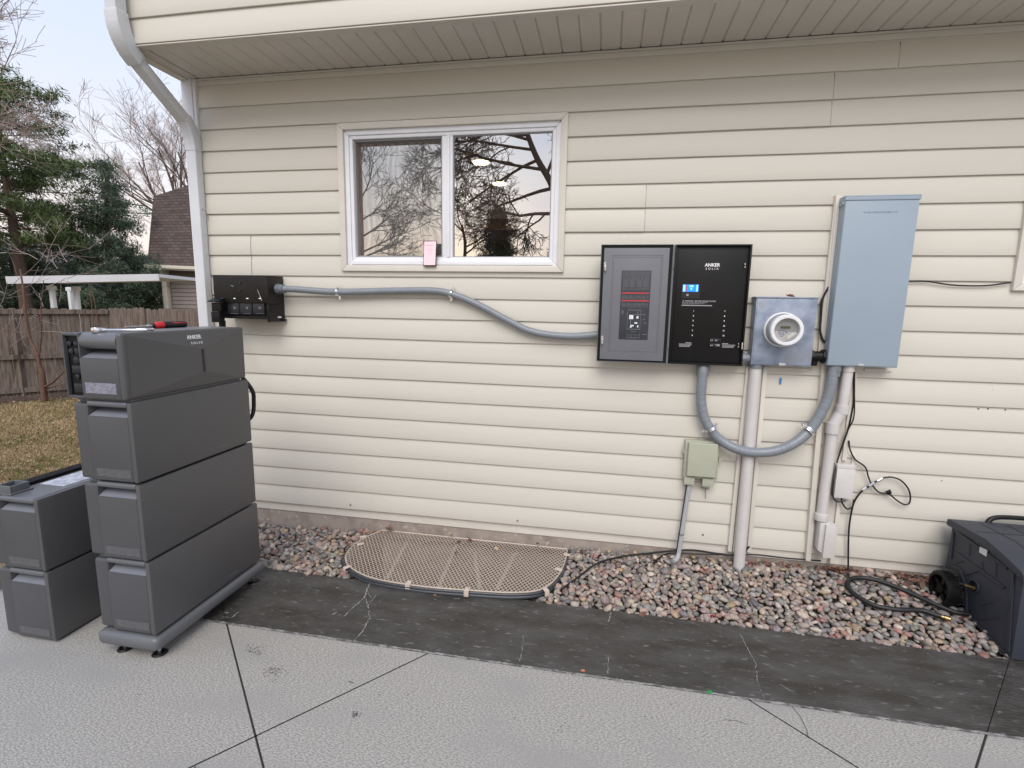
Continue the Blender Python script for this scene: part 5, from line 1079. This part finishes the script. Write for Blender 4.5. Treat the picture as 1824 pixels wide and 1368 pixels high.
# ================================================================ YARD AND BEYOND
# fence
fa = onZ(0, 712, -.35); fb = onZ(122, 703, -.35); fd = (fb - fa).normalized()
def on_line(px_):     # point of the fence line seen at column px_
    d = _ray(px_, 560); # solve CAM + s d = fa + t fd in plan
    A = np.array([[d.x, -fd.x], [d.y, -fd.y]]); s_, t_ = np.linalg.solve(A, np.array([fa.x - CAM.x, fa.y - CAM.y])); return fa + fd * t_
corner = on_line(193); start = on_line(-60) - fd * 9; end2 = corner + Vector((7.5, 0, 0)); ztop = onY(0, 549, fa.y).z
def fence(a, b_, label, top, rail):
    a = Vector((a.x, a.y, 0)); b_ = Vector((b_.x, b_.y, 0)); t = thing('wooden_fence', label, 'fence', a); d = (b_ - a).normalized(); ln = (b_ - a).length; n_ = Vector((d.y, -d.x, 0)); rr = random.Random(int(ln * 100))
    w_ = .138; k = 0; mb = MB()
    while k * (w_ + .006) < ln:
        c = a + d * (k * (w_ + .006) + w_ / 2); h = top + rr.uniform(-.018, .018); o_ = n_ * rr.uniform(-.004, .004); tw = d * rr.uniform(-.004, .004)
        x0 = -w_ / 2; pr = [(x0, -.40), (-x0, -.40), (-x0, h - .035), (-x0 - .03, h), (x0 + .03, h), (x0, h - .035)]
        vs = [c + d * x + n_ * .009 + o_ + Vector((0, 0, z)) for x, z in pr] + [c + d * x - n_ * .009 + o_ + Vector((0, 0, z)) for x, z in pr]
        vs = [Vector((v.x, v.y, v.z)) for v in vs]; m_ = 6; mb.add(vs, [tuple(range(6)), tuple(range(11, 5, -1))] + [(i, i + 6, (i + 1) % 6 + 6, (i + 1) % 6) for i in range(6)]); k += 1
    mb.build('board', M['fence'], t, smooth=False).name = 'boards'
    if rail:
        mb = MB()
        for z in (top - .06, .42, -.20): mb.bar(a + n_ * .032 + Vector((0, 0, z)), b_ + n_ * .032 + Vector((0, 0, z)), .04, .085)
        mb.build('rail', M['fence'], t, smooth=False)
        for s_ in np.arange(0, ln + .1, 2.4): p = a + d * float(s_); MB().box(p.x - .045, p.x + .045, p.y - .045, p.y + .045, -.45, top - .02).build('post', M['fence'], t, smooth=False)
    return t
fence(start, corner, 'weathered board fence with rails, behind the bare sapling at the far left', ztop, True)
fence(corner, end2, 'grey picket topped board fence between the railed fence and the downspout', ztop + .02, False)
# mulch bed
mb = MB(); rr = random.Random(9); vs = []; nn = 60; ww = 8; n_ = Vector((fd.y, -fd.x, 0))
for i in range(nn + 1):
    for j in range(ww + 1):
        p = start.lerp(corner + fd * 1.5, i / nn) + n_ * (j / ww * (.95 + .12 * sin(i * .5))); vs.append((p.x, p.y, lz(p.x, p.y) + .035 * sin(pi * j / ww) + rr.uniform(0, .02)))
mb.add(vs, [(i * (ww + 1) + j, (i + 1) * (ww + 1) + j, (i + 1) * (ww + 1) + j + 1, i * (ww + 1) + j + 1) for i in range(nn) for j in range(ww)])
tag(mb.build('mulch_bed', M['mulch'], None), kind='structure')
# grass blades and fallen leaves
def mass(name, gen, n_, m, label, cat):
    V = []; F = []; 
    for i in range(n_):
        q = gen()
        if q is None: continue
        b_ = len(V); V += q; F.append(tuple(range(b_, b_ + len(q))))
    me = bpy.data.meshes.new(name); me.from_pydata(V, [], F); me.materials.append(m); o = bpy.data.objects.new(name, me); COL.objects.link(o); return tag(o, label, cat, kind='stuff')
rr = random.Random(31)
def lawn_pt():
    px_ = rr.uniform(-40, 175); py_ = 705 + (rr.random() ** 1.3) * 170; z = -.3; p = onZ(px_, py_, z); p = onZ(px_, py_, lz(p.x, p.y)); return p
def blade():
    p = lawn_pt()
    if p.x > -3.32 and p.y < -.1: return None
    rel = (p - fa); 
    if rel.dot(n_) < .95: return None
    h = rr.uniform(.02, .055); a = rr.uniform(0, 6.3); w_ = rr.uniform(.002, .005) * (1 + max(0, -p.x - 4) * .25); d = Vector((cos(a), sin(a), 0)); l_ = Vector((rr.gauss(0, .02), rr.gauss(0, .02), h))
    return [p - d * w_, p + d * w_, p + l_]
gm = mat('dry grass', (.36, .27, .14), .9, c2=(.17, .165, .06), vs=.9, mix=(.45, .6), c3=(.44, .33, .19), mix3=(.5, .6), s3=12)
mass('grass', blade, 60000, gm, 'dormant straw coloured grass with greener patches near the fence', 'grass')
def fleaf():
    p = lawn_pt(); 
    if p.x > -3.32 and p.y < -.1: return None
    s_ = rr.uniform(.010, .024); a = rr.uniform(0, 6.3); p = p + Vector((0, 0, .03)); E_ = Euler((rr.gauss(0, .4), rr.gauss(0, .4), a)).to_matrix()
    return [E_ @ Vector(v) + p for v in ((-s_, 0, 0), (-.1 * s_, -.6 * s_, .006), (s_, 0, .0), (0, .6 * s_, .006))]
mass('fallen_leaves', fleaf, 1900, mat('lawn leaf', (.40, .29, .19), .8, c2=(.22, .12, .08), vs=5, mix=(.4, .6)), 'pale fallen leaves scattered over the dormant lawn', 'leaves')
# ---- trees
class TB:
    def __init__(s): s.V = []; s.F = []
    def seg(s, pts, r0, r1, n_):
        m_ = len(pts); b_ = len(s.V); u = None
        for i, p in enumerate(pts):
            t = (pts[min(i + 1, m_ - 1)] - pts[max(i - 1, 0)]); t = t.normalized() if t.length > 1e-9 else Vector((0, 0, 1))
            u = t.orthogonal().normalized() if u is None else (u - t * u.dot(t)).normalized(); v = t.cross(u); r_ = r0 + (r1 - r0) * i / (m_ - 1)
            for k in range(n_): a = 2 * pi * k / n_; s.V.append(p + (u * cos(a) + v * sin(a)) * r_)
        s.F += [(b_ + i * n_ + k, b_ + i * n_ + (k + 1) % n_, b_ + (i + 1) * n_ + (k + 1) % n_, b_ + (i + 1) * n_ + k) for i in range(m_ - 1) for k in range(n_)]
    def build(s, name, m, parent):
        o_ = ORG[parent.name]; me = bpy.data.meshes.new(name); me.from_pydata([v - o_ for v in s.V], [], s.F); me.polygons.foreach_set('use_smooth', [True] * len(me.polygons)); me.materials.append(m)
        o = bpy.data.objects.new(name, me); COL.objects.link(o); o.parent = parent; ORG[o.name] = o_; return o
def wander(p, d, ln, n_, wob, up, rr):
    pts = [p]; d = d.normalized()
    for i in range(n_):
        d = (d + Vector((rr.gauss(0, wob), rr.gauss(0, wob), rr.gauss(0, wob) + up))).normalized(); p = p + d * ln / n_; pts.append(p)
    return pts
def grow(tb, tw, p, d, ln, r, depth, rr, kids, wob, up, shrink=.62, spread=(25, 55), buds=0, minr=.003):
    pts = wander(p, d, ln, 5 if depth > 1 else 3, wob, up, rr); T = tb if depth >= 3 else tw
    T.seg(pts, r, max(minr, r * .45), 7 if depth >= 4 else (5 if depth >= 2 else 3))
    if depth == 0:
        return
    for k in range(kids[depth] if isinstance(kids, dict) else kids):
        f = rr.uniform(.22, 1.0); i = min(len(pts) - 2, int(f * (len(pts) - 1))); q = pts[i].lerp(pts[i + 1], f * (len(pts) - 1) - i); t = (pts[i + 1] - pts[i]).normalized()
        a = radians(rr.uniform(*spread)); ax = t.orthogonal(); ax.rotate(Matrix.Rotation(rr.uniform(0, 2 * pi), 3, t)); nd = (t * cos(a) + ax.normalized() * sin(a)).normalized()
        grow(tb, tw, q, nd, ln * shrink * rr.uniform(.7, 1.15), max(minr, r * (1 - .5 * f) * .58), depth - 1, rr, kids, wob, up, shrink, spread, buds, minr)
def bare_tree(base, top_pts, label, seed, r=.2, limbs=None, depth=4, kids=5, ln=2.6, wob=.13, up=.05, m=None, mt=None, group='bare trees', minr=.004, shrink=.62, spread=(25, 55), kk=None):
    rr = random.Random(seed); t = thing('bare_tree', label, 'tree', base, group); tb, tw = TB(), TB()
    trunk = spline([base] + top_pts, 5); tb.seg(trunk, r, r * .45, 10)
    for (f, d, l_) in limbs:
        i = min(len(trunk) - 2, int(f * (len(trunk) - 1))); grow(tb, tw, trunk[i], Vector(d), l_, r * (1 - .5 * f) * .55, depth, rr, kk or kids, wob, up, shrink, spread, 0, minr)
    tb.build('trunk', m or M['bark'], t); tw.build('twigs', mt or M['twig'], t); return t
def needles(t, pts, n_per, size, m, rr, sag=0.):
    V = []; F = []
    for p, sp in pts:
        for k in range(n_per):
            d = Vector((rr.gauss(0, 1), rr.gauss(0, 1), rr.gauss(0, 1) * .8 + .25 - sag)).normalized(); q = p + Vector((rr.gauss(0, sp), rr.gauss(0, sp), rr.gauss(0, sp * .6))); l_ = size * rr.uniform(.6, 1.2); s_ = d.orthogonal().normalized() * l_ * .075
            b_ = len(V); V += [q - s_, q + s_, q + d * l_]; F.append((b_, b_ + 1, b_ + 2))
    o_ = ORG[t.name]; me = bpy.data.meshes.new('foliage'); me.from_pydata([v - o_ for v in V], [], F); me.materials.append(m); o = bpy.data.objects.new('foliage', me); COL.objects.link(o); o.parent = t; ORG[o.name] = o_; return o
NEED1 = mat('pine needles', (.052, .085, .022), .7, c2=(.10, .135, .045), vs=1.1, mix=(.4, .6)); NEED2 = mat('spruce needles', (.036, .064, .036), .7, c2=(.068, .105, .058), vs=1.3, mix=(.4, .6))
NEED1.use_backface_culling = False
def conifer(base, h, rad, label, seed, m, bare=.15, dens=26, tiers=26, nsize=.16, shape=1.0, n_per=16, sp=.12, droop=-.1, trunk_r=.2, cat='tree', name='pine_tree', group='evergreens beyond the fence', rmin=.25):
    rr = random.Random(seed); t = thing(name, label, cat, base, group); tb = TB(); tr = wander(base, Vector((0, 0, 1)), h, 10, .012, .03, rr); tb.seg(tr, trunk_r, .02, 9); P = []
    for i in range(tiers):
        f = bare + (1 - bare) * (i + rr.random() * .6) / tiers; z = f * (len(tr) - 1); j = min(len(tr) - 2, int(z)); c = tr[j].lerp(tr[j + 1], z - j)
        R_ = rad * ((1 - f) ** shape + .03) * rr.uniform(.65, 1.15) if shape > .7 else rad * sqrt(max(.02, 1 - ((f - .45) / .56) ** 2)) * rr.uniform(.55, 1.1)
        nb = max(3, int(dens * .22 * (R_ / rad + .4)))
        for k in range(nb):
            a = rr.uniform(0, 2 * pi); r_ = R_ * rr.uniform(.6, 1.1); d = Vector((cos(a), sin(a), droop + rr.uniform(-.1, .35))); pts = wander(c, d, r_, 5, .10, .04, rr); tb.seg(pts, max(.01, trunk_r * .18 * (r_ / rad)), .005, 4)
            for q in range(max(3, int(r_ / .16))):
                g_ = rmin + (1 - rmin) * rr.random() ** .8; z2 = g_ * 5; jj = min(4, int(z2)); b_ = pts[jj].lerp(pts[jj + 1], z2 - jj); P.append((b_ + Vector((rr.gauss(0, .10), rr.gauss(0, .10), rr.gauss(0, .05))) * (r_ * .6), sp))
    tb.build('trunk', M['pinebark'], t); needles(t, P, n_per, nsize, m, rr); return t
def at(px_, py_, Y): return onY(px_, py_, Y)
g = at(50, 548, 13.0); g.z = -.35
conifer(g, 10.0, 3.3, 'tall open pine with a bare brown trunk, standing just beyond the railed fence', 5, NEED1, bare=.36, tiers=27, dens=27, shape=.5, n_per=22, nsize=.22, sp=.12, trunk_r=.24, rmin=.38)
g = at(196, 548, 15.0); g.z = -.4
conifer(g, 7.4, 2.9, 'broad dark green spruce right of the open pine', 8, NEED2, bare=.02, tiers=30, dens=34, shape=.75, n_per=26, nsize=.20, sp=.15, trunk_r=.18, name='spruce_tree')
g = at(15, 548, 14.5); g.z = -.4
conifer(g, 4.2, 2.6, 'low dark evergreen behind the trunk of the pine', 18, NEED2, bare=.0, tiers=20, dens=34, shape=.6, n_per=22, nsize=.2, sp=.16, trunk_r=.18, name='spruce_tree')
g = at(262, 548, 19); g.z = -.4
conifer(g, 3.6, 3.0, 'distant rounded evergreen seen under the white patio roof', 28, NEED2, bare=.0, tiers=18, dens=30, shape=.5, n_per=13, nsize=.22, sp=.2, trunk_r=.18, name='spruce_tree')
g = at(120, 548, 17.5); g.z = -.4
conifer(g, 3.4, 3.2, 'low evergreen filling the gap behind the patio posts', 38, NEED2, bare=.0, tiers=16, dens=28, shape=.5, n_per=12, nsize=.22, sp=.2, trunk_r=.18, name='spruce_tree')
B = at(415, 548, 21); B.z = -.4
K = {5: 4, 4: 5, 3: 5, 2: 5, 1: 4}
bare_tree(B, [at(395, 480, 21), at(345, 420, 21), at(290, 385, 21)], 'bare tree whose long limbs reach left from behind the garage roof', 12, r=.26, depth=4, kk={5: 4, 4: 4, 3: 4, 2: 5, 1: 4}, minr=.007,
          limbs=[(.95, at(150, 230, 21) - at(290, 385, 21), 4.4), (.98, at(130, 310, 21) - at(290, 385, 21), 3.0), (.8, (-.25, 0, 1), 4.0), (.65, (.0, .1, 1), 4.4), (.9, (-.5, 0, .9), 3.4)], wob=.07, up=.03, spread=(20, 45))
B = at(330, 548, 28); B.z = -.4
bare_tree(B, [at(328, 450, 28), at(320, 380, 28)], 'distant bare tree with pinkish twigs beside the downspout', 22, r=.22, depth=4, kk={5: 4, 4: 4, 3: 4, 2: 4, 1: 3}, minr=.007, limbs=[(.9, (-.15, 0, 1), 4.2), (.7, (-.5, 0, 1), 3.6), (.8, (.3, 0, 1), 4.4), (.99, (.05, 0, 1), 4.8), (.6, (-.7, 0, .8), 3.4)], wob=.07, up=.04, spread=(18, 40))
B = at(-190, 548, 5.5); B.z = -.4
bare_tree(B, [at(-170, 380, 5.5), at(-140, 200, 5.5), at(-120, 60, 5.5)], 'bare tree at the left edge with twigs hanging over the pine', 32, r=.10, depth=4, kk={5: 4, 4: 5, 3: 4, 2: 4, 1: 3}, minr=.004,
          limbs=[(.62, at(100, 100, 5.5) - at(-150, 230, 5.5), 2.1), (.72, at(60, 60, 5.5) - at(-140, 180, 5.5), 2.0), (.5, at(90, 250, 5.5) - at(-160, 300, 5.5), 1.9), (.9, at(40, -60, 5.5) - at(-130, 60, 5.5), 1.9)], wob=.08, up=.015, spread=(20, 45))
# sapling in front of the fence
sb = onZ(80, 722, -.33); YS = sb.y; rr = random.Random(4)
t = thing('sapling', 'young leafless sapling with a forked reddish stem in front of the fence', 'sapling', sb); tb = TB()
def S_(l): return spline([at(x, y, YS + o_) for x, y, o_ in l], 5)
tb.seg([sb - Vector((0, 0, .05))] + S_([(78, 700, 0), (76, 670, 0), (70, 650, 0)]), .048, .032, 9)
tb.seg(S_([(70, 650, 0), (66, 630, 0), (52, 600, 0), (46, 560, 0), (42, 520, 0), (36, 480, .1)]), .030, .012, 7); tb.seg(S_([(78, 690, 0), (95, 680, -.1), (118, 658, -.2)]), .022, .010, 6); tb.seg(S_([(80, 693, 0), (120, 682, .1), (135, 676, .1)]), .012, .006, 5)
tb.seg(S_([(68, 645, 0), (73, 600, 0), (73, 550, 0), (78, 500, 0)]), .016, .006, 5); tb.seg(S_([(50, 596, 0), (20, 588, 0), (-8, 567, 0)]), .012, .005, 5); tb.seg(S_([(66, 640, 0), (50, 620, 0), (40, 612, 0)]), .008, .004, 4)
tb.seg(S_([(170, 640, .2), (165, 560, .2), (158, 505, .2)]), .010, .005, 5); tb.seg(S_([(182, 650, .2), (172, 560, .2), (163, 510, .2)]), .012, .004, 5); tb.seg(S_([(150, 650, .2), (148, 580, .2), (158, 520, .2)]), .010, .004, 5)
tb2 = TB()
for _ in range(26):
    x = rr.uniform(-20, 120); y = rr.uniform(430, 620); p = at(x, y, YS); grow(tb2, tb2, p, Vector((rr.gauss(0, 1), rr.gauss(0, .3), rr.uniform(-.1, 1))), rr.uniform(.3, .8), .006, 1, rr, 3, .1, .02, minr=.003)
tb.build('stem', M['shrubbark'], t); tb2.build('twigs', M['twig'], t)
# ---- neighbour garage with the brown roof
t = thing('garage', 'taupe garage with a steep brown shingle roof, between the spruce and the downspout', 'garage', at(300, 548, 16))
A_ = at(262, 471, 15.6); B_ = at(420, 478, 15.6); C_ = at(420, 300, 16.9); Cm = at(330, 331, 16.9); D_ = at(273, 350, 16.9)
mb = MB(); back = Vector((0, 5, 0)); mb.add([A_, B_, C_, Cm, D_] + [v + back for v in (A_, B_, C_, Cm, D_)], [(0, 1, 2, 3, 4), (9, 8, 7, 6, 5), (0, 4, 9, 5), (4, 3, 8, 9), (3, 2, 7, 8), (1, 6, 7, 2), (0, 5, 6, 1)])
mb.build('roof', M['shingle'], t, smooth=False)
mb = MB(); mb.bar(A_ + Vector((-.05, -.05, -.06)), B_ + Vector((0, -.05, -.06)), .14, .13); mb.bar(A_ + Vector((.1, .1, -.16)), B_ + Vector((0, .1, -.16)), .3, .05); mb.build('gutter', M['cream'], t)
wl = at(288, 480, 16.2); mb = MB(); k = 0; zb = -.4; zt_ = A_.z - .15
while zb + k * .17 < zt_: z = zb + k * .17; mb.prism([(16.17, z), (16.2, z + .168), (16.5, z + .168), (16.5, z)], wl.x + .05, B_.x, 'x'); k += 1
mb.build('wall', M['greysiding'], t, smooth=False)
p = at(291, 480, 16.0); mb = MB(); mb.box(p.x - .10, p.x + .12, 15.95, 16.16, -.4, zt_); mb.bar(at(285, 478, 15.5), at(292, 498, 16.0), .10, .12); mb.build('downpipe', M['cream'], t, bevel=.01)
# ---- white patio cover
t = thing('patio_cover', 'flat white patio cover on posts beyond the railed fence', 'patio cover', at(120, 548, 9.5))
a, b_ = at(12, 499, 8.6), at(283, 494, 10.6)
mb = MB(); mb.bar(a, b_, .10, .20); bk = Vector((-.4, 1.9, -.02)); mb.add([a + Vector((0, 0, .10)), b_ + Vector((0, 0, .10)), b_ + bk + Vector((0, 0, .10)), a + bk + Vector((0, 0, .10)), a, b_, b_ + bk, a + bk], [(0, 1, 2, 3), (7, 6, 5, 4), (0, 4, 5, 1), (1, 5, 6, 2), (2, 6, 7, 3), (3, 7, 4, 0)])
mb.build('roof_panel', M['patiowhite'], t, smooth=False)
for px_, Y in ((93, 9.35), (125, 11.0), (136, 9.8)):
    p = at(px_, 520, Y); mb = MB(); mb.box(p.x - .055, p.x + .055, Y - .055, Y + .055, -.4, a.z - .11); mb.obox(Vector((p.x, Y, a.z - .18)), (.11, 0, 0), (0, .06, 0), (0, 0, .06)); mb.build('post', M['patiowhite'], t, bevel=.01)
# ---- more of the yard line to the left, out of the frame
for q, h_, r_, sd_, lb in (((-13.5, 1.5), 7.5, 2.6, 91, 'dense evergreen beyond the left end of the railed fence'), ((-19.5, -2.5), 9.0, 3.0, 92, 'tall evergreen far left beyond the fence'), ((-18.5, 6.5), 6.5, 2.8, 93, 'wide evergreen behind the left end of the fence')):
    conifer(Vector((q[0] - 3, q[1], -.4)), h_, r_, lb, sd_, NEED2, bare=.02, tiers=20, dens=26, shape=.75, n_per=16, nsize=.3, sp=.2, trunk_r=.2, name='spruce_tree')
# ---- distant houses
def far_house(px0, px1, py_e, py_r, Y, label, wall_m, roof_m):
    t = thing('neighbour_house', label, 'house', at((px0 + px1) / 2, 548, Y)); a, b_ = at(px0, py_e, Y), at(px1, py_e, Y); r_ = at((px0 + px1) / 2, py_r, Y + 3)
    MB().box(a.x + .3, b_.x - .3, Y, Y + 6, -.5, a.z).build('wall', wall_m, t, smooth=False)
    mb = MB(); mb.add([(a.x, Y - .4, a.z), (b_.x, Y - .4, a.z), (b_.x - 1, Y + 3, r_.z), (a.x + 1, Y + 3, r_.z), (b_.x, Y + 6.4, a.z), (a.x, Y + 6.4, a.z)], [(0, 1, 2, 3), (3, 2, 4, 5), (0, 3, 5), (1, 4, 2), (0, 5, 4, 1)]); mb.build('roof', roof_m, t, smooth=False)
    mb = MB()
    for f in (.3, .6): x = a.x + (b_.x - a.x) * f; mb.box(x - .5, x + .5, Y - .03, Y + .01, a.z - 1.4, a.z - .4)
    mb.build('window', M['blackgloss'], t)
far_house(-160, 45, 480, 425, 26, 'pale neighbour house half hidden behind the pine at the far left', mat('pale blue siding', (.45, .47, .50), .7), mat('grey roof', (.20, .20, .215), .9, var=.2, vs=4))
far_house(150, 330, 492, 455, 34, 'distant low house with a grey roof beyond the spruce', mat('cream siding', (.55, .48, .38), .7), mat('dark roof', (.07, .085, .08), .9, var=.2, vs=4))
# ---- behind the photographer: seen only as reflections in the window
def mir(px_, py_, Y): p = onY(px_, py_, Y); return Vector((p.x, -p.y, p.z))
D = 11.
base = mir(1040, 560, D); base.z = -.1
tp = [mir(1015, 430, D), mir(985, 335, D), mir(958, 285, D), mir(940, 240, D), mir(925, 190, D)]
KB = {5: 5, 4: 5, 3: 5, 2: 5, 1: 4}
V_ = lambda a, b: mir(b[0], b[1], D) - mir(a[0], a[1], D)
bare_tree(base, tp, 'large bare tree behind the photographer, mirrored in the window', 44, r=.115, depth=4, kk=KB, minr=.0065, m=M['twigdark'], mt=M['twigdark'], wob=.13, up=-.005, spread=(25, 60), shrink=.60,
          limbs=[(.55, V_((985, 335), (850, 320)), 2.6), (.60, V_((970, 300), (860, 370)), 2.2), (.68, V_((958, 285), (830, 250)), 2.6), (.76, V_((945, 260), (840, 200)), 2.6), (.82, V_((945, 250), (870, 250)), 2.0), (.88, V_((940, 240), (1000, 190)), 1.8), 
                 (.40, V_((1000, 380), (860, 410)), 1.8), (.97, V_((930, 210), (880, 130)), 2.2), (.5, V_((985, 335), (1030, 260)), 1.8), (.3, V_((1010, 430), (890, 445)), 1.9)])
base = mir(820, 640, D); base.z = -.1
bare_tree(base, [mir(822, 520, D), mir(828, 440, D), mir(822, 400, D)], 'slender bare tree behind the photographer, mirrored across both panes', 54, r=.07, depth=3, kk={5: 4, 4: 5, 3: 6, 2: 5, 1: 4}, minr=.0065, m=M['twigdark'], mt=M['twigdark'], wob=.12, up=.01, shrink=.6,
          limbs=[(.9, V_((822, 400), (760, 330)), 1.5), (.97, V_((822, 400), (800, 310)), 1.5), (.7, V_((822, 450), (900, 420)), 1.3), (.6, V_((822, 470), (880, 450)), 1.2)])
base = mir(600, 640, 9); base.z = -.1
bare_tree(base, [mir(618, 480, 9), mir(628, 400, 9), mir(634, 300, 9)], 'slim bare tree behind the photographer at the edge of the left pane', 64, r=.07, depth=3, kk={5: 4, 4: 5, 3: 6, 2: 5, 1: 4}, minr=.005, m=M['twigdark'], mt=M['twigdark'], wob=.12, up=.02, shrink=.6,
          limbs=[(.95, (.4, 0, 1), 1.2), (.85, (.7, 0, .6), 1.1), (.7, (.8, 0, .5), 1.0), (.55, (.9, 0, .5), 1.3), (.45, (.9, 0, .3), 1.5), (.35, (.8, 0, .5), 1.5), (.3, (.9, 0, .2), 1.4)])
c = mir(885, 372, 24); conifer(Vector((c.x, c.y, -.2)), c.z + .2, 2.3, 'conical evergreen behind the photographer, mirrored low in the right pane', 74, NEED2, bare=.0, tiers=46, dens=46, shape=.9, n_per=20, nsize=.28, sp=.16, trunk_r=.2, name='spruce_tree', group='evergreens behind the photographer')
c = mir(1000, 420, 22); conifer(Vector((c.x, c.y, -.2)), c.z + .2, 2.0, 'second evergreen behind the photographer at the right of the reflection', 84, NEED2, bare=.0, tiers=30, dens=36, shape=.8, n_per=16, nsize=.28, sp=.16, trunk_r=.2, name='spruce_tree', group='evergreens behind the photographer')
